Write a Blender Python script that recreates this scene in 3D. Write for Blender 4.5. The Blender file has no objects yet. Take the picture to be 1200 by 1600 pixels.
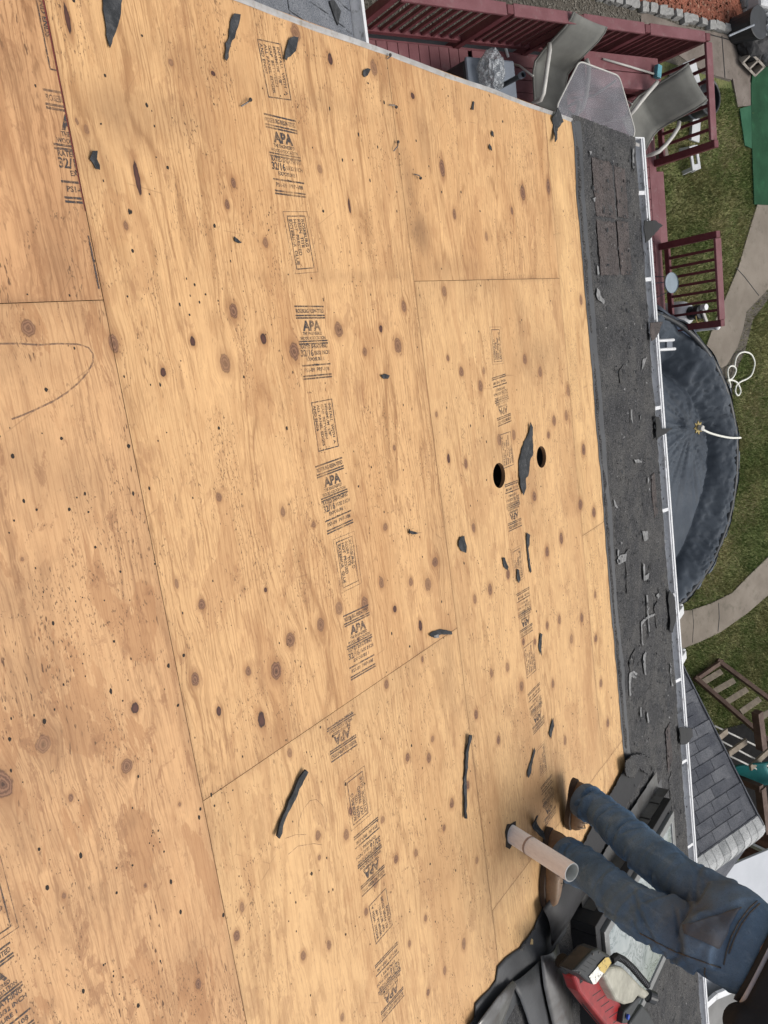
import bpy, bmesh, math, random
import numpy as np
from mathutils import Vector, Matrix
from mathutils.bvhtree import BVHTree

random.seed(7); rng = np.random.default_rng(11)
S = bpy.context.scene
COL = S.collection

# ------------------------------------------------------------------ camera
# World: X runs along the eave, Y points out over the yard, Z up. Origin: a joint between two plywood sheets.
CAM_R = Matrix(((0.13432554, 0.83102629, 0.53977027), (0.97173452, -0.21718017, 0.09254615), (0.19413569, 0.51208225, -0.83670978)))
CAM_C = Vector((0.21749, -0.47991, 1.81396)); FPX = 1248.35
camd = bpy.data.cameras.new('camera'); cam = bpy.data.objects.new('camera', camd); COL.objects.link(cam)
mw = Matrix.Identity(4)
for i in range(3):
    mw[i][0] = CAM_R[0][i]; mw[i][1] = -CAM_R[1][i]; mw[i][2] = -CAM_R[2][i]; mw[i][3] = CAM_C[i]
cam.matrix_world = mw
camd.sensor_fit = 'VERTICAL'; camd.sensor_height = 36; camd.sensor_width = 27; camd.lens = FPX / 1600 * 36
camd.clip_start = 0.05; camd.clip_end = 2000
S.camera = cam

# ------------------------------------------------------------------ light
SUN_EL, SUN_AZ = 62, 52            # azimuth: direction the light comes from, degrees from +X towards +Y
w = bpy.data.worlds.new('World'); S.world = w; w.use_nodes = True
nt = w.node_tree; nt.nodes.clear()
sky = nt.nodes.new('ShaderNodeTexSky'); sky.sky_type = 'NISHITA'; sky.sun_disc = False
sky.sun_elevation = math.radians(SUN_EL); sky.sun_rotation = math.radians(90 - SUN_AZ)
sky.air_density = 1.0; sky.dust_density = 4.0; sky.ozone_density = 0.6
hs = nt.nodes.new('ShaderNodeHueSaturation'); hs.inputs['Saturation'].default_value = 0.35
bg = nt.nodes.new('ShaderNodeBackground'); bg.inputs['Strength'].default_value = 0.10
out = nt.nodes.new('ShaderNodeOutputWorld')
nt.links.new(sky.outputs[0], hs.inputs['Color']); nt.links.new(hs.outputs[0], bg.inputs[0]); nt.links.new(bg.outputs[0], out.inputs[0])
sund = bpy.data.lights.new('sun', 'SUN'); sund.energy = 1.3; sund.angle = math.radians(28); sund.color = (1, .96, .9)
sun = bpy.data.objects.new('sun', sund); COL.objects.link(sun)
e, a_ = math.radians(SUN_EL), math.radians(SUN_AZ)
dsun = Vector((math.cos(e) * math.cos(a_), math.cos(e) * math.sin(a_), math.sin(e)))
sun.rotation_euler = dsun.to_track_quat('Z', 'Y').to_euler(); sun.location = dsun * 40
S.view_settings.view_transform = 'Standard'; S.view_settings.look = 'None'
S.view_settings.exposure = 0.72; S.view_settings.gamma = 1; S.view_settings.use_curve_mapping = False

# ------------------------------------------------------------------ measuring helpers
PITCH = math.radians(21); cp, sp = math.cos(PITCH), math.sin(PITCH)
def ray(px, py): return CAM_R.transposed() @ Vector(((px - 600) / FPX, (py - 800) / FPX, 1))
def gz(px, py, z):
    d = ray(px, py); return CAM_C + d * ((z - CAM_C.z) / d.z)
def r2w(s, t, n=0.0): return Vector((s, t * cp + n * sp, -t * sp + n * cp))
def w2r(p): return Vector((p[0], p[1] * cp - p[2] * sp, p[1] * sp + p[2] * cp))
def rf(px, py, n=0.0):
    c = w2r(CAM_C); d = w2r(ray(px, py)); return c + d * ((n - c.z) / d.z)
ROOF_ROT = Matrix.Rotation(-PITCH, 4, 'X')
GND, DECK = -6.7, -5.9

# ------------------------------------------------------------------ object helpers
def setp(o, label=None, cat=None, group=None, kind=None):
    for k, v in (('label', label), ('category', cat), ('group', group), ('kind', kind)):
        if v: o[k] = v
    return o
def empty(name, loc=(0, 0, 0), label=None, cat=None, group=None):
    o = bpy.data.objects.new(name, None); o.location = loc; o.empty_display_size = .1
    COL.objects.link(o); return setp(o, label, cat, group)
def link(name, me, parent=None, mats=(), smooth=False):
    o = bpy.data.objects.new(name, me); COL.objects.link(o)
    for m in mats:
        if m.name not in [x.name for x in me.materials if x]: me.materials.append(m)
    if parent is not None:
        o.parent = parent
        o.matrix_parent_inverse = parent_world(parent).inverted()
    if smooth: me.shade_smooth()
    return o
def parent_world(p):
    m = p.matrix_basis.copy()
    if p.parent: m = parent_world(p.parent) @ p.matrix_parent_inverse @ m
    return m
class MB:
    """collects simple solids in world coordinates, then links them as one mesh object"""
    def __init__(s): s.v = []; s.f = []
    def add(s, vs, fs):
        b = len(s.v); s.v += [tuple(x) for x in vs]; s.f += [[i + b for i in f] for f in fs]; return s
    def box(s, c, size, mat=None):
        x, y, z = (k / 2 for k in size)
        vs = [Vector(p) for p in ((-x, -y, -z), (x, -y, -z), (x, y, -z), (-x, y, -z), (-x, -y, z), (x, -y, z), (x, y, z), (-x, y, z))]
        c = Vector(c); vs = [(mat @ v if mat else v) + c for v in vs]
        return s.add(vs, [[0, 3, 2, 1], [4, 5, 6, 7], [0, 1, 5, 4], [1, 2, 6, 5], [2, 3, 7, 6], [3, 0, 4, 7]])
    def bar(s, a, b, w, h, up=(0, 0, 1)):
        a, b = Vector(a), Vector(b); d = (b - a); L = d.length; d.normalize(); u = Vector(up)
        x = d.cross(u); x.normalize(); u = x.cross(d)
        m = Matrix((d, x, u)).transposed()
        return s.box((a + b) / 2, (L, w, h), m)
    def tube(s, pts, r, seg=10, caps=True):
        pts = [Vector(p) for p in pts]; n = len(pts); rr = r if isinstance(r, (list, tuple)) else [r] * n
        ref = None; rings = []
        for i, p in enumerate(pts):
            d = (pts[min(i + 1, n - 1)] - pts[max(i - 1, 0)]).normalized()
            if ref is None: ref = d.orthogonal().normalized()
            ref = (ref - d * ref.dot(d)).normalized(); o = d.cross(ref)
            rings.append([p + (ref * math.cos(t) + o * math.sin(t)) * rr[i] for t in [2 * math.pi * k / seg for k in range(seg)]])
        vs = [v for r_ in rings for v in r_]
        fs = [[i * seg + k, i * seg + (k + 1) % seg, (i + 1) * seg + (k + 1) % seg, (i + 1) * seg + k] for i in range(n - 1) for k in range(seg)]
        if caps: fs += [list(range(seg))[::-1], [(n - 1) * seg + k for k in range(seg)]]
        return s.add(vs, fs)
    def prism(s, poly, off):
        n = len(poly); poly = [Vector(p) for p in poly]; off = Vector(off)
        return s.add(poly + [p + off for p in poly], [list(range(n))[::-1], list(range(n, 2 * n))] + [[i, (i + 1) % n, n + (i + 1) % n, n + i] for i in range(n)])
    def build(s, name, m, parent=None, bevel=0, smooth=False, seg=2):
        me = bpy.data.meshes.new(name); me.from_pydata(s.v, [], s.f); me.update()
        bm = bmesh.new(); bm.from_mesh(me); bmesh.ops.recalc_face_normals(bm, faces=bm.faces); bm.to_mesh(me); bm.free()
        o = link(name, me, parent, [m] if m else [], smooth)
        if bevel:
            b = o.modifiers.new('bevel', 'BEVEL'); b.width = bevel; b.segments = seg; b.limit_method = 'ANGLE'
        return o
def np_mesh(name, V, F):
    me = bpy.data.meshes.new(name); V = np.asarray(V, np.float32); F = np.asarray(F, np.int32)
    me.vertices.add(len(V)); me.vertices.foreach_set('co', V.ravel())
    k = F.shape[1]; me.loops.add(F.size); me.loops.foreach_set('vertex_index', F.ravel())
    me.polygons.add(len(F)); me.polygons.foreach_set('loop_start', np.arange(0, F.size, k, dtype=np.int32))
    me.update(calc_edges=True); me.validate(); return me
def attr(me, name, arr): me.attributes.new(name, 'FLOAT', 'POINT').data.foreach_set('value', np.asarray(arr, np.float32).ravel())
def fattr(me, name, arr): me.attributes.new(name, 'FLOAT', 'FACE').data.foreach_set('value', np.asarray(arr, np.float32).ravel())
def grid_faces(n, m):
    i = np.arange(n - 1)[:, None] * m + np.arange(m - 1)[None, :]
    return np.stack([i, i + m, i + m + 1, i + 1], -1).reshape(-1, 4)
def vnoise(x, y, seed=0):
    r = np.random.default_rng(seed); T = r.random((64, 64))
    xi = np.floor(x).astype(int); yi = np.floor(y).astype(int); fx = x - xi; fy = y - yi
    fx = fx * fx * (3 - 2 * fx); fy = fy * fy * (3 - 2 * fy)
    g = lambda a, b: T[a % 64, b % 64]
    return (g(xi, yi) * (1 - fx) + g(xi + 1, yi) * fx) * (1 - fy) + (g(xi, yi + 1) * (1 - fx) + g(xi + 1, yi + 1) * fx) * fy
def fbm(x, y, seed=0, o=3):
    r = 0; a = 1; tot = 0
    for k in range(o): r = r + a * vnoise(x * 2 ** k, y * 2 ** k, seed + k); tot += a; a *= .5
    return r / tot
def apply_mods(o):
    dg = bpy.context.evaluated_depsgraph_get(); dg.update()
    me = bpy.data.meshes.new_from_object(o.evaluated_get(dg)); o.modifiers.clear(); o.data = me; return o

# ------------------------------------------------------------------ material helpers
class NB:
    def __init__(s, name):
        s.m = bpy.data.materials.new(name); s.m.use_nodes = True; s.t = s.m.node_tree; s.t.nodes.clear()
        s.out = s.t.nodes.new('ShaderNodeOutputMaterial'); s.p = s.t.nodes.new('ShaderNodeBsdfPrincipled'); s.link(s.p.outputs[0], s.out.inputs[0])
    def link(s, a, b): s.t.links.new(a, b)
    def n(s, kind, **kw):
        nd = s.t.nodes.new('ShaderNode' + kind)
        for k, v in kw.items(): setattr(nd, k, v)
        return nd
    def put(s, sock, v):
        if isinstance(v, (int, float)): sock.default_value = v
        elif isinstance(v, (tuple, list)): sock.default_value = tuple(v) + ((1,) if len(v) == 3 and len(sock.default_value) == 4 else ())
        else: s.link(v, sock)
    def math(s, op, a, b=0.0, c=None, clamp=False):
        nd = s.n('Math', operation=op, use_clamp=clamp); s.put(nd.inputs[0], a); s.put(nd.inputs[1], b)
        if c is not None: s.put(nd.inputs[2], c)
        return nd.outputs[0]
    def attr(s, name): return s.n('Attribute', attribute_name=name).outputs['Fac']
    def obj(s, scale=(1, 1, 1), off=(0, 0, 0), src='Object'):
        tc = s.n('TexCoord'); mp = s.n('Mapping'); mp.inputs['Scale'].default_value = scale; mp.inputs['Location'].default_value = off
        s.link(tc.outputs[src], mp.inputs[0]); return mp.outputs[0]
    def vec(s, x, y, z=0.0):
        nd = s.n('CombineXYZ'); s.put(nd.inputs[0], x); s.put(nd.inputs[1], y); s.put(nd.inputs[2], z); return nd.outputs[0]
    def noise(s, v, scale, detail=3, rough=.55, dist=0.0):
        nd = s.n('TexNoise'); s.link(v, nd.inputs['Vector']); nd.inputs['Scale'].default_value = scale; nd.inputs['Detail'].default_value = detail
        nd.inputs['Roughness'].default_value = rough; nd.inputs['Distortion'].default_value = dist; return nd.outputs['Fac']
    def ramp(s, v, a, b, lo=0.0, hi=1.0):
        nd = s.n('MapRange', interpolation_type='SMOOTHSTEP'); s.put(nd.inputs[0], v); s.put(nd.inputs[1], a); s.put(nd.inputs[2], b); s.put(nd.inputs[3], lo); s.put(nd.inputs[4], hi); return nd.outputs[0]
    def mix(s, f, a, b, mode='MIX'):
        nd = s.n('Mix', data_type='RGBA', blend_type=mode); s.put(nd.inputs[0], f); s.put(nd.inputs[6], a); s.put(nd.inputs[7], b); return nd.outputs[2]
    def bump(s, h, strength=.3, dist=.005):
        nd = s.n('Bump'); s.link(h, nd.inputs['Height']); nd.inputs['Strength'].default_value = strength; nd.inputs['Distance'].default_value = dist
        s.link(nd.outputs[0], s.p.inputs['Normal'])
    def color(s, c): s.put(s.p.inputs['Base Color'], c); return s
    def set(s, rough=None, metal=None, spec=None, trans=None, alpha=None, coat=None):
        for k, v in (('Roughness', rough), ('Metallic', metal), ('Specular IOR Level', spec), ('Transmission Weight', trans), ('Alpha', alpha), ('Coat Weight', coat)):
            if v is not None: s.put(s.p.inputs[k], v)
        return s
def simple(name, c1, c2=None, scale=8, rough=.6, metal=0, spec=.4, stretch=(1, 1, 1), bump=.15, fine=120, dirt=None, dist=.003):
    b = NB(name); c2 = c2 or tuple(x * .75 for x in c1); v = b.obj(stretch)
    n1 = b.noise(v, scale, 4, .6); n2 = b.noise(v, fine, 3, .6)
    c = b.mix(b.ramp(n1, .3, .7), c1, c2)
    c = b.mix(b.math('MULTIPLY', b.ramp(n2, .35, .75), .25), c, tuple(x * .55 for x in c1))
    if dirt: c = b.mix(b.math('MULTIPLY', b.ramp(b.noise(v, scale * 2.3, 5, .7), .52, .72), .7), c, dirt)
    b.color(c).set(rough=b.ramp(n1, .2, .8, max(rough - .08, 0.02), min(rough + .1, 1)), metal=metal, spec=spec)
    if bump: b.bump(n2, bump, dist)
    return b.m

def ply_mat(name, light, dark, brown, seed, stripe=1.0, grime=1.0):
    b = NB(name); tc = b.n('TexCoord'); sx = b.n('SeparateXYZ'); b.link(tc.outputs['Object'], sx.inputs[0]); s = sx.outputs[0]; t = sx.outputs[1]
    g = b.attr('g'); kd = b.attr('kd'); kt = b.attr('kt'); st = b.attr('stain_shade')
    M = b.math
    big = b.noise(b.vec(M('MULTIPLY', s, .75), M('MULTIPLY', g, 4.2), seed), 1, 3, .5, .3)
    phase = M('ADD', M('MULTIPLY', big, 62), M('MULTIPLY', g, 70))
    jit = b.noise(b.vec(M('MULTIPLY', s, 9), M('MULTIPLY', g, 90), seed + 3), 1, 3, .6)
    ring = M('POWER', M('ADD', M('MULTIPLY', M('SINE', M('ADD', phase, M('MULTIPLY', jit, 2.6))), .5), .5), 5.0)
    ringmask = b.ramp(b.noise(b.vec(M('MULTIPLY', s, 1.1), M('MULTIPLY', g, 6), seed + 7), 1, 2, .5), .35, .68)
    fib = b.noise(b.vec(M('MULTIPLY', s, 7), M('MULTIPLY', g, 260), seed + 1), 1, 4, .65)
    fib2 = b.noise(b.vec(M('MULTIPLY', s, 16), M('MULTIPLY', g, 70), seed + 5), 1, 3, .6)
    c = b.mix(M('MULTIPLY', M('MULTIPLY', ring, ringmask), .85 * stripe), light, dark)
    c = b.mix(M('MULTIPLY', b.ramp(fib, .44, .68), .5), c, dark)
    mot = b.noise(b.vec(M('MULTIPLY', s, 14), M('MULTIPLY', g, 34), seed + 41), 1, 5, .72)
    c = b.mix(M('MULTIPLY', b.ramp(mot, .5, .68), .36), c, brown)
    c = b.mix(M('MULTIPLY', b.ramp(mot, .47, .36), .38), c, tuple(min(1, x * 1.2) for x in light))
    c = b.mix(M('MULTIPLY', b.ramp(fib2, .5, .78), .3), c, brown)
    jit2 = b.noise(b.vec(M('MULTIPLY', s, 3.5), M('MULTIPLY', g, 16), seed + 47), 1, 4, .62)
    fine_ = M('POWER', M('ADD', M('MULTIPLY', M('SINE', M('ADD', M('MULTIPLY', g, 430), M('MULTIPLY', jit2, 34))), .5), .5), 7.0)
    fm = b.ramp(b.noise(b.vec(M('MULTIPLY', s, 1.6), M('MULTIPLY', g, 7), seed + 53), 1, 3, .6), .36, .58)
    c = b.mix(M('MULTIPLY', M('MULTIPLY', fine_, fm), .66 * stripe), c, tuple(x * .9 for x in dark))
    pt = b.noise(b.vec(M('MULTIPLY', s, 2.4), M('MULTIPLY', t, 6.5), seed + 61), 1, 6, .62, .4)
    c = b.mix(M('MULTIPLY', b.ramp(pt, .555, .575), .40 * grime), c, (.30, .142, .058)); c = b.mix(M('MULTIPLY', b.ramp(pt, .43, .415), .28), c, tuple(min(1, x * 1.16) for x in light))
    pt2 = b.noise(b.vec(M('MULTIPLY', s, 7.5), M('MULTIPLY', t, 15), seed + 67), 1, 6, .7, .5)
    c = b.mix(M('MULTIPLY', b.ramp(pt2, .57, .63), .45 * grime), c, (.235, .11, .048))
    # veneer colour bands and stains along the grain, with the painted boot shadow
    band = b.noise(b.vec(M('MULTIPLY', s, .5), M('MULTIPLY', t, 5), seed + 11), 1, 3, .55)
    c = b.mix(M('MULTIPLY', b.ramp(band, .48, .74), .45), c, brown)
    pale = b.noise(b.vec(M('MULTIPLY', s, 2.2), M('MULTIPLY', t, 7), seed + 17), 1, 4, .6)
    c = b.mix(M('MULTIPLY', b.ramp(pale, .55, .75), .35), c, tuple(min(1, x * 1.16) for x in light))
    stn = b.noise(b.vec(M('MULTIPLY', s, 7), M('MULTIPLY', t, 11), seed + 19), 1, 5, .65)
    c = b.mix(M('MULTIPLY', st, b.ramp(stn, .25, .65, .45, 1.0)), c, (.135, .066, .03))
    # worn glue-line scars: thin wandering dotted tracks, and patches of short dark pores
    tr = b.noise(b.vec(M('MULTIPLY', s, 6.5), M('MULTIPLY', t, 8), seed + 23), 1, 2, .5)
    tr2 = b.noise(b.vec(M('MULTIPLY', s, 1.1), M('MULTIPLY', t, 9), seed + 71), 1, 2, .5)
    line = M('MAXIMUM', b.ramp(M('ABSOLUTE', M('SUBTRACT', tr, .5)), .006, .026, 1, 0), M('MULTIPLY', b.ramp(M('ABSOLUTE', M('SUBTRACT', tr2, .47)), .008, .03, 1, 0), .9))
    dots = b.ramp(b.noise(b.vec(M('MULTIPLY', s, 95), M('MULTIPLY', t, 215), seed), 1, 2, .6), .575, .64)
    msk = b.ramp(b.noise(b.vec(M('MULTIPLY', s, 2.3), M('MULTIPLY', t, 3), seed + 29), 1, 2, .5), .42, .54)
    c = b.mix(M('MULTIPLY', M('MULTIPLY', line, dots), M('MULTIPLY', msk, .8)), c, (.07, .034, .015))
    pore = b.ramp(b.noise(b.vec(M('MULTIPLY', s, 42), M('MULTIPLY', g, 170), seed + 31), 1, 2, .5), .61, .70)
    pm = b.ramp(b.noise(b.vec(M('MULTIPLY', s, 2.0), M('MULTIPLY', g, 9), seed + 37), 1, 3, .6), .5, .66)
    c = b.mix(M('MULTIPLY', pore, M('MULTIPLY', pm, .9 * grime)), c, (.10, .047, .02))
    scr = b.n('TexVoronoi', feature='DISTANCE_TO_EDGE'); b.link(b.vec(M('ADD', M('MULTIPLY', s, 2.5), M('MULTIPLY', t, 1.3)), M('MULTIPLY', t, 3.1), seed), scr.inputs['Vector']); scr.inputs['Scale'].default_value = 1
    sl = b.ramp(scr.outputs['Distance'], .001, .004, 1, 0)
    c = b.mix(M('MULTIPLY', sl, M('MULTIPLY', b.ramp(tr, .55, .62), .35)), c, (.16, .085, .04))
    # knots: halo of crowded grain, then the dark heart with its own rings
    wob = M('ADD', kd, M('MULTIPLY', M('SUBTRACT', b.noise(b.vec(M('MULTIPLY', s, 45), M('MULTIPLY', t, 75), seed), 1, 4, .65), .5), .85))
    ko = b.attr('ko'); halo = M('MULTIPLY', b.ramp(wob, 1.0, 2.3, .55, 0), ko)
    c = b.mix(halo, c, (.23, .105, .042))
    kr = M('ADD', M('MULTIPLY', M('SINE', M('MULTIPLY', wob, 17)), .5), .5)
    kc = b.mix(kr, (.10, .046, .025), (.215, .108, .06)); kc = b.mix(b.ramp(wob, .8, .97), kc, (.055, .022, .012)); kc = b.mix(b.ramp(wob, .22, .1), kc, (.05, .022, .012))
    kc = b.mix(b.ramp(kt, .4, .6), kc, b.mix(b.ramp(wob, .4, .95), (.07, .026, .018), (.03, .012, .009)))
    c = b.mix(M('MULTIPLY', b.ramp(wob, .85, 1.12, 1, 0), ko), c, kc)
    b.color(c).set(rough=.62, spec=.35)
    h = M('ADD', M('MULTIPLY', fib, .6), M('ADD', M('MULTIPLY', ring, -.25), M('MULTIPLY', b.ramp(wob, .9, 1.1), .5)))
    b.bump(h, .28, .0018)
    return b.m
PLY = [ply_mat('plywood_a', (.465, .262, .125), (.215, .10, .040), (.325, .155, .066), 1.3, 1.0, 1.0),
       ply_mat('plywood_b', (.54, .328, .154), (.25, .122, .047), (.385, .198, .08), 5.1, .9, .75),
       ply_mat('plywood_c', (.545, .340, .162), (.275, .142, .058), (.40, .217, .093), 9.7, .7, .65),
       ply_mat('plywood_d', (.58, .37, .176), (.31, .165, .064), (.44, .247, .104), 14.2, .8, .45),
       ply_mat('plywood_e', (.50, .295, .142), (.23, .112, .048), (.335, .165, .07), 21.9, .75, 1.3)]
b = NB('stamp_ink'); v = b.obj((1, 1, 1))
b.color((.035, .03, .032)).set(rough=.7, alpha=b.math('MULTIPLY', b.ramp(b.noise(v, 130, 3, .7), .3, .58, .25, .95), b.ramp(b.noise(v, 14, 2, .5), .3, .62, .4, 1)))
INK = b.m
b = NB('faded_ink'); v = b.obj((1, 1, 1))
b.color((.07, .05, .045)).set(rough=.7, alpha=b.math('MULTIPLY', b.ramp(b.noise(v, 150, 3, .7), .34, .6, .25, .95), b.ramp(b.noise(v, 16, 2, .5), .3, .55, .45, 1)))
INKF = b.m
def shingle_mat(name, c1, c2, fleck, cracks=1.0):
    b = NB(name); v = b.obj(); M = b.math
    n1 = b.noise(v, 5, 5, .65); gr = b.noise(v, 150, 3, .8); gr2 = b.noise(v, 60, 4, .75)
    c = b.mix(b.ramp(n1, .38, .62), c1, c2)
    c = b.mix(b.ramp(gr, .5, .62), c, tuple(x * .28 for x in c1))
    c = b.mix(M('MULTIPLY', b.ramp(gr, .46, .38, 0, 1), M('MULTIPLY', b.ramp(gr2, .35, .6), .6)), c, fleck)
    vo = b.n('TexVoronoi', feature='DISTANCE_TO_EDGE'); b.link(b.obj((9, 17, 9)), vo.inputs['Vector']); vo.inputs['Scale'].default_value = 1
    cr = M('MULTIPLY', b.ramp(M('ADD', vo.outputs['Distance'], M('MULTIPLY', gr2, .03)), .012, .035, 1, 0), b.ramp(b.noise(v, 3.3, 3, .6), .48, .6))
    c = b.mix(M('MULTIPLY', cr, .85 * cracks), c, (.008, .008, .008))
    b.color(c).set(rough=.9, spec=.25)
    b.bump(M('SUBTRACT', M('ADD', gr, gr2), M('MULTIPLY', cr, 1.5 * cracks)), .8, .004); return b.m
SHG = shingle_mat('old_asphalt', (.04, .04, .042), (.068, .066, .064), (.19, .19, .19), .8)
SHG2 = shingle_mat('old_asphalt_brown', (.06, .052, .05), (.085, .07, .066), (.16, .15, .15), .3)
SHG3 = shingle_mat('grey_asphalt', (.135, .145, .165), (.175, .185, .205), (.28, .29, .31), 0)
SHG4 = shingle_mat('slate_asphalt', (.075, .08, .095), (.115, .12, .135), (.2, .21, .23), 0)
CAPM = shingle_mat('skylit_ridge_asphalt', (.36, .37, .37), (.45, .46, .46), (.55, .55, .55), 0)  # paler than the slopes: sky light on the ridge put into the colour
CAPM2 = shingle_mat('skylit_ridge_asphalt_dark', (.25, .26, .265), (.34, .35, .35), (.5, .5, .5), 0)
FELT = simple('roofing_felt', (.032, .034, .037), (.05, .053, .057), 5, .55, spec=.45, bump=.25, fine=60)
TAR = simple('tar_paper', (.018, .02, .022), (.05, .052, .056), 26, .8, spec=.25, bump=.8, fine=260, dirt=(.09, .09, .09))
BLACK = simple('black_rubber', (.012, .012, .013), (.02, .02, .022), 14, .6, spec=.35)
WHITE = simple('white_metal', (.62, .63, .64), (.54, .55, .56), 6, .38, spec=.5, bump=.03)
ALU = simple('gutter_metal', (.62, .63, .65), (.52, .53, .55), 9, .4, metal=.0, bump=.05, dirt=(.1, .095, .085))
DRIP = simple('drip_edge_metal', (.42, .41, .40), (.30, .285, .27), 12, .45, metal=.3, bump=.05, dirt=(.2, .16, .11))
STEEL = simple('steel', (.17, .16, .155), (.09, .08, .075), 60, .45, metal=.7, bump=.1)
FLASH = simple('weathered_flashing', (.17, .168, .165), (.09, .088, .085), 7, .38, metal=.55, bump=.08, dirt=(.07, .055, .045))
FLAKE = simple('torn_backing', (.23, .23, .23), (.09, .09, .09), 34, .7, bump=.3)
MAROON = simple('maroon_stain', (.115, .028, .034), (.085, .019, .023), 9, .6, stretch=(1, 1, 1), bump=.2, fine=70)
MAROONT = simple('pale_maroon_boards', (.155, .056, .064), (.12, .038, .044), 4, .6, bump=.25, fine=60, dirt=(.165, .095, .095))  # paler maroon for upward faces: boards, treads, seats, handrails
WOODB = simple('brown_timber', (.085, .048, .032), (.055, .03, .021), 8, .7, bump=.3, fine=60)
WOODG = simple('weathered_timber', (.2, .165, .12), (.13, .105, .08), 10, .75, bump=.3, fine=60)
SLING = simple('sling_fabric', (.145, .146, .133), (.122, .122, .112), 6, .8, bump=.2, fine=300)
FRAME = simple('cream_frame', (.44, .43, .40), (.36, .35, .33), 10, .4, bump=.03)
TEAL = simple('teal_plastic', (.02, .15, .15), (.012, .10, .105), 5, .35, bump=.03)
REDP = simple('red_plastic', (.30, .012, .014), (.19, .01, .012), 9, .4, spec=.45, bump=.1, dirt=(.09, .022, .018))
PVC = simple('pvc_pipe', (.84, .815, .82), (.78, .745, .75), 9, .4, stretch=(1, 1, .3), bump=.04, dirt=(.60, .53, .52))
PVCIN = simple('pvc_end', (.66, .66, .62), (.56, .57, .52), 12, .4, bump=.03)
TANKW = simple('translucent_tank', (.40, .385, .32), (.26, .25, .205), 13, .4, bump=.08, dirt=(.20, .185, .15))
CONC = simple('concrete', (.20, .172, .14), (.145, .124, .10), 1.6, .9, bump=.5, fine=70, dirt=(.09, .08, .06))
PAVER = simple('paving', (.17, .145, .125), (.12, .1, .085), 3, .9, stretch=(1, 1, 1), bump=.5, fine=50, dirt=(.07, .06, .045))
COBBLE = simple('edging_stone', (.27, .27, .26), (.18, .178, .172), 9, .9, bump=.6, fine=60)
BLOCKM = simple('concrete_block', (.34, .31, .27), (.26, .23, .2), 9, .95, bump=.6, fine=90)
MULCHM = simple('red_mulch', (.19, .062, .032), (.12, .04, .024), 9, .95, bump=1, fine=60, dirt=(.06, .03, .02), dist=.03)
DIRT = simple('dirt', (.1, .088, .07), (.07, .062, .05), 5, .95, bump=1, fine=70, dirt=(.16, .14, .11), dist=.02)
MATM = simple('green_turf', (.004, .05, .018), (.003, .034, .012), 2.5, .95, bump=.6, fine=160, dirt=(.01, .075, .03))
MATL = simple('light_green_turf', (.02, .09, .045), (.012, .065, .032), 3, .95, bump=.6, fine=160)
ROPE = simple('white_rope', (.72, .72, .66), (.6, .6, .54), 40, .8, bump=.3)
BRASS = simple('dull_brass', (.33, .26, .10), (.2, .15, .06), 40, .4, metal=.5)
BLUEG = simple('blue_grey_plastic', (.125, .145, .175), (.1, .115, .14), 3, .5, bump=.04)
DKGR = simple('charcoal_plastic', (.025, .027, .03), (.018, .02, .022), 6, .45, bump=.05)
LBLUE = simple('pale_blue_vinyl', (.30, .37, .50), (.24, .30, .42), 3, .4, bump=.05)
PALEG = simple('pale_grey_metal', (.40, .42, .45), (.34, .36, .39), 1.2, .4, bump=.04)
GREYR = simple('mid_grey_membrane', (.17, .17, .165), (.13, .13, .125), 2, .7, bump=.1)
SIDING = simple('brown_siding', (.15, .072, .048), (.11, .052, .036), 7, .7, bump=.1)
CREAM = simple('cream_siding', (.52, .51, .47), (.46, .45, .42), 2, .6, bump=.05)
BOOTM = simple('boot_leather', (.205, .128, .075), (.13, .078, .045), 16, .55, bump=.25, fine=110, dirt=(.2, .15, .1))
SOLEM = simple('boot_sole', (.06, .04, .028), (.04, .027, .02), 20, .75, bump=.2)
LACE = simple('boot_lace', (.33, .27, .19), (.12, .08, .05), 90, .8)
SHIRT = simple('black_cloth', (.007, .008, .011), (.013, .014, .018), 9, .85, bump=.2, fine=260)
SKIN = simple('skin', (.42, .24, .17), (.36, .19, .13), 12, .5, bump=.05)
HAIR = simple('dark_hair', (.02, .014, .01), None, 30, .6)
UNDER = simple('pale_undershirt', (.5, .48, .52), (.4, .38, .42), 12, .8)
STITCH = simple('denim_stitch', (.045, .05, .065), (.12, .10, .075), 80, .8)
BLUEB = simple('blue_button', (.02, .08, .5), None, 9, .4)
def blackhole():
    b = NB('raw_ply_edge'); v = b.obj((1, 1, 1)); wv = b.n('TexWave', bands_direction='Z'); b.link(v, wv.inputs[0]); wv.inputs['Scale'].default_value = 90; wv.inputs['Distortion'].default_value = 1.5
    b.color(b.mix(wv.outputs['Fac'], (.28, .15, .07), (.10, .05, .025))).set(rough=.85); return b.m
PLYEDGE = blackhole()
b = NB('nail_hole'); b.color((.02, .014, .01)).set(rough=.9); HOLEM = b.m
b = NB('pencil'); b.color((.15, .09, .065)).set(rough=.8, alpha=b.ramp(b.noise(b.obj(), 90, 3, .7), .3, .62, .12, .7)); PENCIL = b.m
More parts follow.
